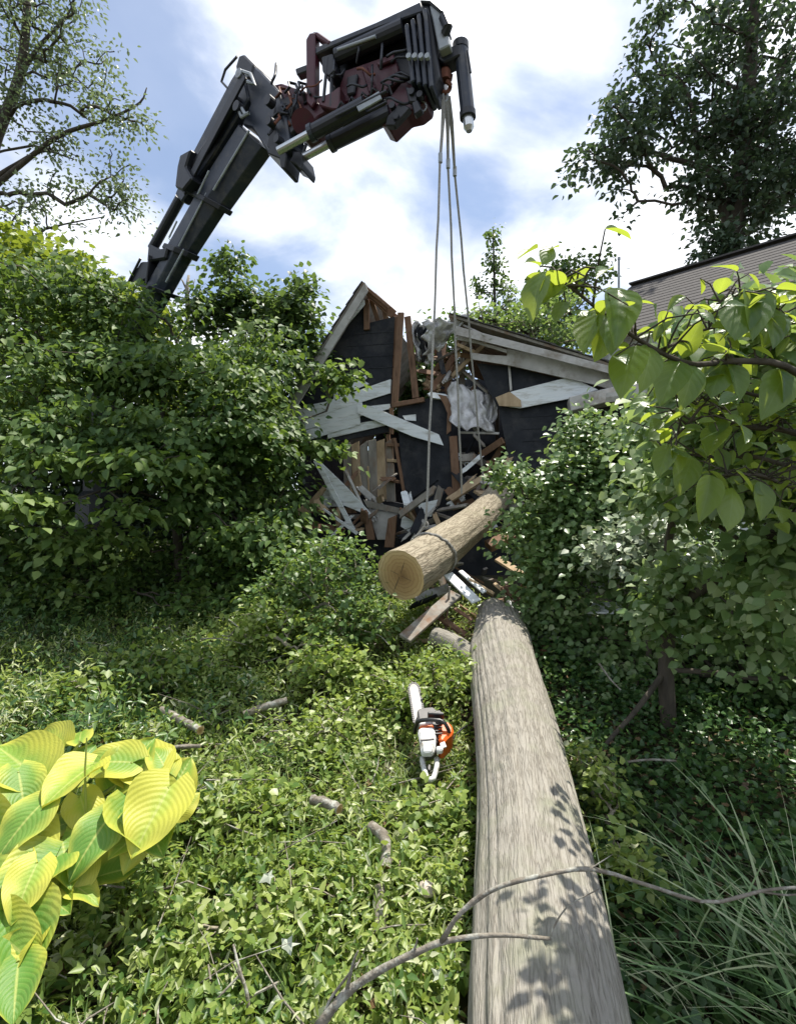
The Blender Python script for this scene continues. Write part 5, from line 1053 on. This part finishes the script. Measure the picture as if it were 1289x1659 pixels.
limb([(1075, 1090, 3.9), (1030, 1150, 3.75), (990, 1195, 3.6), (955, 1240, 3.5)], [.022, .018, .014, .008], 'low_branch')
limb([(1080, 1085, 3.9), (1160, 1090, 3.7), (1230, 1100, 3.5), (1300, 1095, 3.3)], [.02, .018, .016, .012], 'low_branch')
B_a = limb([(1400, 700, 1.9), (1289, 602, 1.62), (1200, 585, 1.55), (1120, 590, 1.5), (1050, 560, 1.45), (985, 515, 1.40), (930, 470, 1.36), (900, 450, 1.34)], [.02, .011, .009, .0075, .006, .005, .004, .0025])
B_b = limb([(1400, 690, 1.9), (1300, 545, 1.75), (1250, 505, 1.65), (1210, 480, 1.6), (1160, 492, 1.6)], [.016, .009, .007, .005, .003])
B_c = limb([(1380, 740, 2.0), (1280, 700, 1.9), (1200, 690, 1.85), (1130, 660, 1.8), (1090, 640, 1.8)], [.016, .010, .008, .006, .003])
B_d = limb([(1400, 760, 2.2), (1300, 760, 2.1), (1220, 740, 2.1), (1150, 740, 2.1), (1070, 730, 2.15)], [.016, .010, .008, .006, .003])
B_e = limb([(1200, 585, 1.55), (1150, 640, 1.55), (1110, 690, 1.58), (1080, 720, 1.6)], [.006, .005, .004, .002])
B_f = limb([(1400, 800, 2.1), (1289, 790, 1.9), (1230, 770, 1.85), (1170, 770, 1.8)], [.014, .008, .006, .003])
B_g = limb([(1400, 640, 1.8), (1300, 540, 1.8), (1240, 520, 1.75), (1160, 530, 1.7), (1090, 550, 1.7)], [.012, .008, .006, .004, .003])
B_h = limb([(1400, 720, 1.9), (1300, 650, 1.75), (1220, 640, 1.7), (1140, 610, 1.65), (1060, 620, 1.65)], [.012, .008, .006, .004, .003])
LM = [leaf_mesh('dogwood_leaf', 1, w, M['leaf_big'], 10, 6, 0, c, d, .015, s) for w, c, d, s in [(.60, .16, .22, 1), (.56, .25, .12, 2), (.62, .10, .35, 3), (.52, .3, .28, 4), (.58, -.08, .2, 6)]]
twigs = MB()
def dleaf(a, b, n, k): # base pixel + depth to tip pixel + depth
    A, B = P(*a), P(*b); place_leaf('leaf', LM[k % 5], dw, A, B - A, n, (B - A).length * .84)
KEY = [((905, 400, 1.3), (880, 402, 1.28), (0, -.3, 1)), ((870, 402, 1.3), (828, 418, 1.26), (-.2, -.3, 1)), ((880, 440, 1.33), (842, 512, 1.28), (-.6, -.6, .4)), ((905, 452, 1.33), (870, 490, 1.28), (.2, -.8, .4)), ((893, 398, 1.3), (880, 425, 1.25), (.3, -.7, .5)), ((908, 455, 1.34), (898, 480, 1.30), (.5, -.8, .3)),
       ((970, 500, 1.4), (935, 580, 1.33), (-.7, -.6, .4)), ((985, 510, 1.4), (1005, 555, 1.28), (.1, -.9, .55)), ((1000, 470, 1.38), (1012, 552, 1.25), (.1, -.85, .6)), ((990, 525, 1.4), (965, 590, 1.36), (.2, -.9, .2)), ((1030, 560, 1.42), (995, 645, 1.34), (-.5, -.7, .4)),
       ((1010, 490, 1.4), (985, 455, 1.46), (0, -.3, .9)), ((1050, 560, 1.45), (1060, 630, 1.36), (.4, -.8, .4)), ((1060, 555, 1.45), (1095, 500, 1.42), (-.2, -.5, .8)), ((1080, 575, 1.48), (1085, 500, 1.42), (.3, -.6, .7)), ((1100, 585, 1.48), (1065, 655, 1.40), (-.3, -.8, .4)),
       ((1105, 580, 1.48), (1140, 505, 1.42), (.1, -.6, .7)), ((1120, 590, 1.5), (1120, 660, 1.42), (.2, -.9, .3)), ((1215, 470, 1.58), (1240, 540, 1.45), (.1, -.8, .6)), ((1205, 470, 1.58), (1195, 545, 1.46), (-.2, -.85, .5)), ((1240, 495, 1.6), (1275, 560, 1.48), (.3, -.8, .5)), ((1260, 500, 1.6), (1215, 455, 1.6), (0, -.2, 1)),
       ((1250, 500, 1.6), (1290, 450, 1.6), (.2, -.4, .8)), ((1150, 770, 1.75), (1140, 850, 1.66), (-.1, -.9, .3)), ((1185, 790, 1.78), (1190, 865, 1.66), (.1, -.9, .3)), ((1230, 780, 1.8), (1245, 850, 1.72), (.2, -.9, .3)), ((1170, 690, 1.8), (1140, 740, 1.7), (-.5, -.6, .6)), ((1120, 740, 1.9), (1100, 800, 1.82), (-.2, -.8, .5)),
       ((1180, 590, 1.55), (1215, 650, 1.46), (.2, -.8, .5)), ((1170, 590, 1.55), (1150, 640, 1.46), (-.3, -.8, .5)), ((1085, 720, 1.6), (1060, 775, 1.55), (-.4, -.7, .5)), ((1090, 720, 1.6), (1105, 775, 1.55), (.2, -.8, .5)), ((1270, 600, 1.6), (1250, 670, 1.5), (.1, -.8, .5)), ((1260, 600, 1.6), (1289, 650, 1.52), (.4, -.6, .6))]
for k, (a, b, n) in enumerate(KEY): dleaf(a, b, Vector(n) + Vector((0, 0, .1)), k)
r = random.Random(11); count = len(KEY)
for bi, (c, n, spread, ls) in enumerate([(B_a, 40, .055, .095), (B_b, 44, .065, .10), (B_c, 46, .08, .105), (B_d, 46, .09, .105), (B_e, 20, .05, .09), (B_f, 36, .08, .105), (B_g, 30, .06, .10), (B_h, 30, .07, .10)]):
    for k in range(n):
        i = r.uniform(.12 if bi else .22, .98) * (len(c) - 1); p = Vector(c[int(i)]).lerp(Vector(c[min(int(i) + 1, len(c) - 1)]), i % 1)
        e = p + Vector((r.gauss(0, spread), r.gauss(0, spread), r.gauss(.01, spread * .75)))
        twigs.tube([p, p.lerp(e, .5) + Vector((0, 0, .02)), e], [.0035, .0025, .0018], 5, cap=False)
        d = Vector((r.gauss(-.15, .8), r.gauss(-.2, .7), r.uniform(-.75, .2))); nn = Vector((r.gauss(0, .35), r.gauss(-.3, .4), 1.0))
        place_leaf('leaf', LM[r.randrange(5)], dw, e, d, nn, ls * r.uniform(.5, .95))
twigs.build('twigs', M['tree_bark'], dw, smooth=True)
# finer foliage deeper in the same crown
tg = ellipsoid_targets([(1220, 690, 2.7, 150, 130, .4, 90), (1130, 780, 3.3, 110, 70, .3, 50), (1170, 560, 2.1, 110, 60, .25, 26), (1265, 505, 2.1, 60, 30, .2, 16), (1270, 850, 2.8, 90, 110, .5, 36), (1080, 690, 3.7, 60, 50, .3, 20), (1400, 650, 2.6, 90, 200, .6, 40), (1330, 950, 3.0, 120, 120, .6, 34), (1120, 940, 3.7, 70, 60, .25, 26), (1070, 1010, 3.75, 40, 40, .15, 10), (1230, 1010, 3.4, 90, 60, .3, 30), (1150, 620, 3.8, 100, 60, .3, 24)], 101)
mb, _, _ = grow_branches([P(1105, 930, 3.7), P(1150, 850, 3.4), P(1200, 780, 3.1), P(1260, 700, 2.9)], None, tg, 101, tip=.003, start=0.1, rmax=.03); mb.build('inner_branches', M['tree_bark'], dw, smooth=True)
pos, ax, nr, sz, tint = sprays(tg, 102, 28, .17, .5, (.05, .09), .5, lean=(.1, -.6, 0)); leaf_cloud('inner_leaves', pos, ax, nr, sz, 'oval', M['leaf_light'], dw, rnd=np.clip(tint + .2, 0, 1))

# ------------------------------------------------------------------ ground cover
def in_house(x, y):
    return (np.stack([x - WL.x, y - WL.y], -1) @ np.array([WB.x, WB.y]) > -.1)
def trunk_mask(x, y):
    ty = ctr[:, 1]; tx = np.interp(y, ty, ctr[:, 0]); return (np.abs(x - tx) < .25) & (y < 5.3)
def scatter(n, x0, x1, y0, y1, seed, dens=None):
    r = np.random.default_rng(seed); y = y0 + (y1 - y0) * r.random(n) ** 1.35; x = x0 + (x1 - x0) * r.random(n)
    k = (np.abs(x) < .80 * y + 1.6) & ~trunk_mask(x, y) & ~in_house(x, y)
    if dens is not None: k &= r.random(n) < dens(x, y)
    return x[k], y[k], r
def mound(x, y): return .03 + .36 * np.clip(fbm(x * 1.7, y * 1.7, 77, 3) - .30, 0, 1) + .16 * np.clip(vnoise(x * 5.3, y * 5.3, 78) - .45, 0, 1)
def saw_clear(x, y):
    a = np.array([s0.x, s0.y]); b = np.array([s1.x, s1.y]); q = np.stack([x, y], -1) - a; t = np.clip((q @ (b - a)) / ((b - a) @ (b - a)), -.25, 1.1)
    return np.clip((np.linalg.norm(q - t[..., None] * (b - a), axis=-1) - .12) / .3, 0.0, 1)
rx = lambda y: np.interp(y, ctr[:, 1], ctr[:, 0])
# cut leafy brush left of the trunk: sprigs of small leaves
def brush(name, label, n, per, x0, x1, y0, y1, seed, mat, size, R, kind, dens, hmul=1.0, bright=0.0, upright=.25, shoot=0.0, palm=False, aspect=1.0):
    x, y, r = scatter(n, x0, x1, y0, y1, seed, dens)
    z = G(x, y) + mound(x, y) * hmul * saw_clear(x, y) * r.uniform(.35, 1.15, len(x))
    tg = np.stack([x, y, z], -1); m = len(tg)
    if shoot:      # leaves up a short leaning shoot
        dr = unit(np.stack([r.normal(0, .8, m), r.normal(-.15, .8, m), r.uniform(.25, 1.1, m)], -1)); ln = r.uniform(.5, 1.3, m) * shoot * (.25 + .75 * saw_clear(x, y))
        tt = np.linspace(.05, 1, per); e1 = unit(np.cross(dr, np.array([.3, .2, 1.0]) + r.normal(0, .3, (m, 3)))); e2 = np.cross(dr, e1)
        ph = np.arange(per)[None, :] * 2.4 + r.uniform(0, 6.28, m)[:, None]
        rad = e1[:, None] * np.cos(ph)[..., None] + e2[:, None] * np.sin(ph)[..., None]
        off = dr[:, None] * (ln[:, None] * tt[None])[..., None] + rad * .008; pos = tg[:, None] + off
        ax = rad + dr[:, None] * .6 + r.normal(0, .25, off.shape); nr = dr[:, None] * .8 + np.array([0, 0, .8]) + r.normal(0, .3, off.shape)
    elif palm:     # five leaflets fanned from one point
        dr = unit(np.stack([r.normal(0, 1, m), r.normal(0, 1, m), r.uniform(-.1, .5, m)], -1)); up = np.array([0, 0, 1.0]) + r.normal(0, .4, (m, 3)); sdv = unit(np.cross(up, dr))
        an = np.linspace(-1.25, 1.25, per); ax = dr[:, None] * np.cos(an)[None, :, None] + sdv[:, None] * np.sin(an)[None, :, None]; off = np.zeros_like(ax); pos = tg[:, None] + off; nr = np.repeat(up[:, None], per, 1) + r.normal(0, .1, ax.shape)
    else:
        off = r.normal(size=(m, per, 3)) * np.array([R, R, R * .45]); pos = tg[:, None] + off
        ax = unit(off) + np.array([0, 0, upright]) + r.normal(0, .35, off.shape); nr = np.array([0, 0, 1.0]) + r.normal(0, .45, off.shape)
    tint = np.clip(np.repeat(r.normal(.45 + bright, .22, m) + .5 * (fbm(x * 2.2, y * 2.2, 91, 2) - .37), per) + r.normal(0, .2, m * per), 0, 1)
    pos = pos.reshape(-1, 3); gz = G(pos[:, 0], pos[:, 1]) + .012; pos[:, 2] = np.maximum(pos[:, 2], gz)
    o = leaf_cloud(name, pos, ax.reshape(-1, 3), nr.reshape(-1, 3), r.uniform(size[0], size[1], m * per), kind, mat, None, rnd=tint, aspect=aspect)
    o['label'] = label; o['category'] = 'ground cover'
    return o
left = lambda x, y: (x < rx(y) - .1) * 1.0
right = lambda x, y: (x > rx(y) + .1) * 1.0
brush('cut_brush', 'bright cut leafy brush covering the ground left of the trunk', 11500, 10, -4.2, 1.0, 1.4, 6.8, 111, M['leaf_ground'], (.024, .060), .075, 'oval', lambda x, y: left(x, y) * (.25 + .75 * np.clip((fbm(x * 1.3, y * 1.3, 201, 2) - .30) * 5, 0, 1)) * np.clip(1.2 - np.clip(-x - 1.2 * (y / 3), 0, 2) * .8, .12, 1), shoot=.19, aspect=.62)
pA = lambda x, y: np.clip((fbm(x * 1.3, y * 1.3, 201, 2) - .30) * 5, 0, 1)
pB = lambda x, y: np.clip((fbm(x * 1.1 + 5, y * 1.1, 207, 2) - .36) * 7, 0, 1)
brush('feathery_brush', 'feathery narrow leafed cut branches lying in the brush', 5600, 12, -4.0, 1.0, 1.5, 6.5, 119, M['leaf_ground'], (.035, .075), .08, 'oval', lambda x, y: left(x, y) * (.12 + .88 * pB(x, y)), 1.2, .14, shoot=.30, aspect=.30)
brush('lobed_weeds', 'lobed green weeds in the lower foreground', 5200, 5, -2.8, 1.0, 1.3, 4.6, 113, M['leaf_ground'], (.045, .085), .09, 'oval', lambda x, y: left(x, y) * np.clip((4.6 - y) / 1.5, .05, 1) * (1 - .8 * pA(x, y)), 1.25, -.10, .1, palm=True, aspect=.55)
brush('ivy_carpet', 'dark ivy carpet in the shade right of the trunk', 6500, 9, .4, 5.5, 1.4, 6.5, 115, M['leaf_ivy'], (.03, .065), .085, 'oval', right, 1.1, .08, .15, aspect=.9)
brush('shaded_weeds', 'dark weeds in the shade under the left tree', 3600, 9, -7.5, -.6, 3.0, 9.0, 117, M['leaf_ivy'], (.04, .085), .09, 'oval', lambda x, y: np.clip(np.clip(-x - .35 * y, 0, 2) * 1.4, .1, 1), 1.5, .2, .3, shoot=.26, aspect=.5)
# taller leafy heap of felled branches beside the log
def heap(name, label, blobs, seed, mat, per, R, size, root, kind='oval', bright=0.0):
    tg = ellipsoid_targets(blobs, seed); tg[:, 2] = np.maximum(tg[:, 2], G(tg[:, 0], tg[:, 1]) + .05)
    b = P(*root); b.z = float(G(b.x, b.y)); t = thing(name, label, 'branch', b, 'felled leafy boughs')
    c = Vector(tg.mean(0)); mb, _, _ = grow_branches([b, b.lerp(c, .4), b.lerp(c, .8)], None, tg, seed, tip=.004, start=0, arch=.05, rmax=.03); mb.build('stems', M['pale_bark'], t, smooth=True)['kind'] = 'stuff'
    pos, ax, nr, sz, tint = sprays(tg, seed, per, R, .7, size, .1, .8); pos[:, 2] = np.maximum(pos[:, 2], G(pos[:, 0], pos[:, 1]) + .02)
    leaf_cloud('leaves', pos, ax, nr, sz, kind, mat, t, rnd=np.clip(tint + bright, 0, 1)); return t
heap('felled_bough', 'dense leafy bough heaped left of the hanging log', [(540, 930, 5.3, 90, 70, .45, 90), (470, 960, 5.3, 60, 50, .4, 36), (570, 1000, 4.9, 60, 50, .35, 40)], 121, M['leaf_shrub'], 26, .15, (.04, .07), (560, 1030, 5.1), bright=.1)
heap('felled_bough', 'pale dusty leafy bough lying below the left tree', [(440, 1010, 4.9, 60, 34, .3, 30), (520, 1070, 4.4, 70, 36, .3, 36), (420, 1000, 5.0, 40, 26, .25, 16)], 123, M['leaf_ground'], 24, .14, (.04, .07), (460, 1060, 4.7), bright=.1)
heap('felled_bough', 'feathery light green bough spread on the shaded lawn', [(250, 1090, 4.6, 90, 40, .35, 40), (150, 1130, 4.2, 80, 36, .3, 34), (330, 1060, 4.8, 50, 30, .3, 20)], 125, M['leaf_ground'], 26, .16, (.05, .085), (250, 1130, 4.5), kind='dia', bright=-.1)
heap('felled_bough', 'leafy bough heaped between the chainsaw and the wreckage', [(690, 1075, 4.6, 30, 16, .2, 8), (640, 1120, 4.2, 60, 36, .3, 30), (735, 1090, 4.3, 30, 26, .2, 14)], 127, M['leaf_ground'], 24, .13, (.035, .06), (680, 1100, 4.5))
heap('felled_bough', 'bright leafy bough pressed against the trunk below the chainsaw', [(700, 1330, 3.0, 60, 50, .25, 30), (640, 1420, 2.6, 70, 40, .25, 30)], 129, M['leaf_ground'], 22, .11, (.04, .065), (680, 1400, 2.8), bright=.1)
heap('felled_bough', 'sunlit leafy sprig hugging the right side of the trunk', [(975, 1290, 2.95, 30, 60, .15, 18), (1010, 1400, 2.5, 40, 50, .15, 18), (940, 1230, 3.3, 24, 36, .15, 10)], 131, M['leaf_ground'], 20, .09, (.035, .055), (1000, 1400, 2.7), bright=.05)
heap('felled_bough', 'loose leafy bough lying between the hosta and the bent branch piece', [(400, 1300, 3.0, 70, 40, .25, 30), (360, 1350, 2.8, 40, 30, .2, 14)], 137, M['leaf_ground'], 24, .11, (.03, .06), (400, 1340, 3.0), bright=.08)
heap('felled_bough', 'wilted leafy bough left of the chainsaw bar', [(560, 1170, 3.9, 80, 40, .3, 34), (500, 1210, 3.6, 50, 30, .2, 16)], 138, M['leaf_ground'], 24, .12, (.03, .06), (560, 1200, 3.8), kind='dia', bright=.15)
heap('felled_bough', 'wilted leafy bough in the lower foreground by the forked twig', [(300, 1500, 2.25, 60, 40, .2, 22), (450, 1480, 2.3, 70, 36, .2, 24)], 139, M['leaf_ground'], 22, .09, (.03, .055), (380, 1520, 2.25), bright=.05)
heap('leaf_sprig', 'small sprig of leaves draped over the far end of the trunk', [(785, 1060, 4.5, 22, 18, .06, 7), (800, 1045, 4.55, 26, 8, .06, 5)], 133, M['leaf_ground'], 10, .05, (.03, .055), (780, 1075, 4.5), bright=.2)
heap('felled_bough', 'tangled leafy bough lying on the torn roof', [(840, 525, 8.3, 70, 18, .6, 50), (930, 550, 8.2, 70, 18, .6, 50), (890, 495, 8.6, 60, 30, .5, 40), (780, 512, 8.3, 40, 14, .4, 16)], 135, M['leaf_light'], 18, .14, (.05, .085), (880, 545, 8.3))
for k in range(6):
    pass
# grass: loose lawn on the left, wisps in front
x, y, r = scatter(26000, -7, -.2, 2.2, 8, 141, lambda x, y: np.clip(np.clip(-x - .3 * y, 0, 2) * 1.2, .08, 1))
b = np.stack([x, y, G(x, y)], -1); n = len(b)
o = blade_cloud('lawn_grass', b, np.stack([r.normal(0, .45, n), r.normal(-.1, .45, n), np.ones(n)], -1), r.uniform(.12, .34, n), r.uniform(.004, .009, n), r.uniform(.2, .8, n), M['grass']); o['label'] = 'long rough grass in the shade on the left'; o['category'] = 'grass'
x, y, r = scatter(15000, -2.8, .6, 1.2, 3.8, 143, lambda x, y: left(x, y) * np.clip(fbm(x * 1.5, y * 1.5, 5, 2) * 2.2 - .5, .05, 1))
b = np.stack([x, y, G(x, y)], -1); n = len(b)
o = blade_cloud('meadow_grass', b, np.stack([r.normal(0, .5, n), r.normal(-.1, .5, n), np.ones(n)], -1), r.uniform(.15, .42, n), r.uniform(.004, .009, n), r.uniform(.2, .9, n), M['grass'], rnd=r.random(n) ** .8); o['label'] = 'thin grass blades among the weeds in the foreground'; o['category'] = 'grass'
x, y, r = scatter(7000, -3.5, 4, 1.4, 6.5, 145); b = np.stack([x, y, G(x, y) + mound(x, y) * r.uniform(.2, .9, len(x))], -1); n = len(b)
o = leaf_cloud('dead_leaves', b, r.normal(0, 1, (n, 3)) * np.array([1, 1, .3]), np.array([0, 0, 1.]) + r.normal(0, .5, (n, 3)), r.uniform(.03, .06, n), 'oval', M['dead_leaf']); o['label'] = 'scattered dry brown leaves among the brush'; o['category'] = 'leaves'
# dry twigs and pale stalks lying in the brush
x, y, r = scatter(420, -3.2, .6, 1.5, 6.2, 147, left); mbt = MB()
for i in range(len(x)):
    a = r.uniform(0, 6.28); ln = r.uniform(.08, .4); z = float(G(x[i], y[i]) + mound(x[i], y[i]) * saw_clear(np.array([x[i]]), np.array([y[i]]))[0] + r.uniform(.02, .10)); d = Vector((math.cos(a), math.sin(a), r.uniform(-.3, .5)))
    p = Vector((x[i], y[i], z)); rr0 = r.uniform(.002, .006); mbt.tube([p, p + d * ln * .5 + Vector((r.normal(0, .02), r.normal(0, .02), r.normal(0, .015))), p + d * ln], [rr0, rr0 * .8, rr0 * .4], 4, cap=False)
o = mbt.build('loose_twigs', M['twig']); o['kind'] = 'stuff'; o['label'] = 'thin dry twigs scattered through the cut brush'; o['category'] = 'twigs'
# chips and sawdust by the saw cuts
x, y, r = scatter(30000, -1.2, 1.6, 3.0, 6.0, 149, lambda x, y: np.exp(-((x - .35) ** 2 / .10 + (y - 5.0) ** 2 / .12)) + .5 * np.exp(-((x - .3) ** 2 / .05 + (y - 3.6) ** 2 / .25)))
b = np.stack([x, y, G(x, y) + mound(x, y) * saw_clear(x, y) * r.uniform(.1, 1.0, len(x)) + .02], -1); n = len(b)
o = leaf_cloud('wood_chips', b, r.normal(0, 1, (n, 3)) * np.array([1, 1, .4]), np.array([0, 0, 1.]) + r.normal(0, .6, (n, 3)), r.uniform(.008, .028, n), 'dia', M['pale_lumber']); o['label'] = 'pale wood chips strewn round the saw cut'; o['category'] = 'wood chips'
# upturned silvery leaves
for k, (px, py, d, lab) in enumerate([(467, 1530, 2.05, 'pale star shaped upturned leaf left of the bare branch'), (448, 1625, 1.95, 'pale upturned leaf at the bottom edge left of the branch'), (712, 1580, 2.0, 'pale upturned leaf between bare branch and trunk'), (435, 1420, 2.35, 'small pale upturned leaf in the middle of the brush')]):
    c = P(px, py, d); vs = [Vector((0, 0, 0))]; rr2 = random.Random(k)
    for i in range(10):
        a = i / 10 * 6.283; q = (.042 if i % 2 == 0 else .020) * rr2.uniform(.45, 1.3); vs.append(Vector((q * math.cos(a), q * math.sin(a) * .6, q * math.sin(a) * .6 + rr2.uniform(-.008, .008))))
    lf = mesh_obj('upturned_leaf', [v for v in vs], [(0, 1 + i, 1 + (i + 1) % 10) for i in range(10)], M['leaf_silver']); lf.location = c
    at = lf.data.attributes.new('rnd', 'FLOAT', 'POINT'); at.data.foreach_set('value', [1.0] * 11); lf.modifiers.new('thick', 'SOLIDIFY').thickness = .0012
    tag(lf, lab, 'leaf')

# ornamental grass, lower right
og = thing('ornamental_grass', 'clump of long arching blue green grass at the lower right', 'grass', (1.55, 1.95, float(G(1.55, 1.95))))
for nm, n, seed in [('blades', 250, 151), ('dry_blades', 40, 153)]:
    r = np.random.default_rng(seed); bx = r.normal(1.62, .26, n); by = r.normal(1.95, .28, n); b = np.stack([bx, by, G(bx, by)], -1)
    dirs = np.stack([r.normal(-.28, .42, n), r.normal(.10, .38, n), np.ones(n)], -1)
    blade_cloud(nm, b, dirs, r.uniform(.45, .92, n), r.uniform(.008, .019, n) if nm == 'blades' else np.full(n, .004), r.uniform(.25, .8, n), M['grass_blue'], og, seg=7, rnd=.2 + r.random(n) * .78 if nm == 'blades' else np.ones(n))

# ------------------------------------------------------------------ bare branches and sawn pieces
def bare(label, polys, name='dead_branch', mat='twig', group='bare branches in the foreground'):
    b = P(*polys[0][0][0]); t = thing(name, label, 'branch', b, group); first = True
    for pts, r0, r1 in polys:
        c = catmull([P(*q) for q in pts], 22); rr3 = np.linspace(r0, r1, 23) * .78 * (1 + .16 * np.sin(np.arange(23) * 1.9) + .10 * np.sin(np.arange(23) * 4.3 + 1)); 
        MB().tube(c, rr3, 8, jitter=.18).build('stem' if first else 'side_twig', M[mat], t, smooth=True); first = False
    return t
bare('long bare branch arching across the trunk in the foreground', [
    ([(515, 1665, 1.55), (560, 1610, 1.56), (610, 1575, 1.56), (670, 1545, 1.55), (720, 1525, 1.54), (800, 1515, 1.52), (892, 1521, 1.5)], .019, .006),
    ([(715, 1525, 1.54), (745, 1480, 1.53), (800, 1440, 1.52), (880, 1418, 1.5), (960, 1408, 1.5), (1060, 1438, 1.5), (1150, 1462, 1.5), (1240, 1442, 1.5), (1330, 1436, 1.5)], .010, .005),
    ([(892, 1521, 1.5), (895, 1505, 1.5), (920, 1468, 1.5), (970, 1440, 1.5)], .004, .002), ([(560, 1612, 1.56), (572, 1560, 1.55), (580, 1540, 1.55)], .008, .003), ([(520, 1660, 1.56), (535, 1620, 1.57), (560, 1585, 1.56), (578, 1560, 1.55)], .008, .003),
    ([(955, 1408, 1.5), (975, 1395, 1.5), (992, 1384, 1.5)], .003, .001), ([(660, 1548, 1.55), (672, 1535, 1.55), (676, 1520, 1.55)], .006, .003), ([(1230, 1444, 1.5), (1270, 1450, 1.5), (1300, 1448, 1.5)], .004, .003), ([(570, 1608, 1.56), (562, 1592, 1.55)], .006, .003)])
bare('forked bare twig standing in the weeds at the bottom', [([(405, 1659, 1.9), (400, 1610, 1.92), (388, 1570, 1.95), (378, 1530, 2.0)], .011, .005), ([(388, 1580, 1.94), (350, 1620, 1.9), (320, 1650, 1.9)], .006, .004), ([(392, 1590, 1.94), (378, 1560, 1.92)], .005, .003)])
bare('thin pale twig below the forked branch base', [([(600, 1510, 2.15), (640, 1500, 2.15), (690, 1498, 2.15)], .005, .003), ([(600, 1512, 2.15), (590, 1540, 2.1), (575, 1570, 2.0)], .005, .003)])
bare('pale curled twig beside the hanging log', [([(610, 1020, 4.7), (625, 1000, 4.75), (632, 975, 4.8)], .010, .006), ([(590, 1022, 4.7), (615, 1030, 4.7), (630, 1045, 4.65)], .008, .004)])
bare('broken twigs sticking out of the leafy heap', [([(365, 1000, 4.9), (385, 1015, 4.85), (400, 1035, 4.8)], .010, .005), ([(380, 1020, 4.8), (372, 1030, 4.8), (360, 1030, 4.8)], .010, .006), ([(320, 1035, 4.7), (360, 1035, 4.75), (400, 1045, 4.75)], .008, .005)])
bare('slanting pale twig in the dark right of the trunk', [([(970, 1075, 4.2), (988, 1100, 4.1), (1005, 1118, 4.0)], .012, .007)])
bare('twiggy crown of bare sticks lying on the torn roof', [([(775, 515, 8.2), (820, 525, 8.3), (870, 545, 8.3), (930, 560, 8.3)], .03, .015), ([(800, 520, 8.2), (815, 500, 8.2), (860, 535, 8.2), (900, 530, 8.2)], .018, .008), ([(860, 540, 8.3), (900, 520, 8.2), (940, 550, 8.1)], .015, .008), ([(705, 585, 7.9), (735, 570, 7.9), (760, 560, 7.9)], .03, .02)], mat='tree_bark')
tk = thing('twig_thicket', 'thicket of broken twigs caught on the torn roof edge', 'branch', P(860, 550, 8.3), 'bare branches in the foreground'); mbk = MB(); rk = random.Random(6)
for k in range(60):
    p = P(rk.uniform(770, 985), 0, 8.3); p.y = rk.uniform(7.9, 9.2); t_ = (p.x - rr[0].x) / (rr[1].x - rr[0].x); p.z = rr[0].z + (rr[1].z - rr[0].z) * t_ + rk.uniform(.02, .22)
    e = p + Vector((rk.gauss(0, .35), rk.gauss(0, .25), rk.gauss(.1, .2))); q = rk.uniform(.005, .016); mbk.tube([p, p.lerp(e, .5) + Vector((0, 0, rk.gauss(.03, .05))), e], [q, q * .7, q * .35], 5, cap=False)
mbk.build('twigs', M['tree_bark'], tk)['kind'] = 'stuff'
def piece(label, pts, r, mat='twig', cutmat=True):
    r = r * .88
    P0 = P(*pts[0]); t = thing('sawn_branch', label, 'branch', P0 - Vector((0, 0, r)), 'sawn branch pieces on the ground')
    c = catmull([P(*q) for q in pts], 12); mb = MB(); mb.tube([Vector(q) - Vector((0, 0, r * .45)) for q in c], r * (1 + .10 * np.sin(np.arange(13) * 2.2) + .06 * np.sin(np.arange(13) * 5.1)), 14, cap=False, jitter=.22); mb.build('bark', M[mat], t, smooth=True)
    for e, dvec, s in ((0, c[0] - c[1], 0), (12, c[-1] - c[-2], -1)):
        v = mb.v[:14] if s == 0 else mb.v[-14:]; cut_face('cut_end', v, Vector(dvec), t, None, .001)
piece('short sawn branch behind the hosta with a reddish cut end', [(262, 1148, 3.9), (290, 1162, 3.75), (325, 1180, 3.6)], .032)
piece('grey sawn branch in the brush right of the reddish one', [(395, 1155, 3.9), (430, 1142, 3.95), (465, 1132, 4.0)], .030)
piece('thin curved branch just above the hosta leaves', [(245, 1222, 3.1), (275, 1210, 3.15), (325, 1207, 3.2)], .014)
piece('short brown branch piece in the middle of the brush', [(505, 1292, 2.95), (530, 1298, 2.9), (550, 1308, 2.85)], .030)
piece('bent grey branch piece below the chainsaw', [(600, 1335, 2.75), (620, 1350, 2.68), (626, 1380, 2.6), (623, 1402, 2.55)], .032)
piece('upright pale branch piece below the bent one', [(617, 1432, 2.42), (615, 1460, 2.36), (616, 1500, 2.28)], .034)
piece('dark thin branch lying beside the low dogwood branch', [(1005, 1235, 3.3), (1050, 1230, 3.3), (1095, 1232, 3.25)], .008)
ws = P(692, 1440, 2.42); st_ = MB(); rs = random.Random(5)
vs_ = []
bm_ = bmesh.new(); bmesh.ops.create_icosphere(bm_, subdivisions=2, radius=.042)
for v in bm_.verts: v.co *= 1 + rs.uniform(-.14, .14); v.co.z *= .7
me_ = bpy.data.meshes.new('stone'); bm_.to_mesh(me_); bm_.free(); me_.materials.append(M['stone']); so_ = bpy.data.objects.new('stone', me_); COL.objects.link(so_); so_.location = ws
tag(so_, 'pale tan stone in the brush beside the trunk', 'stone')
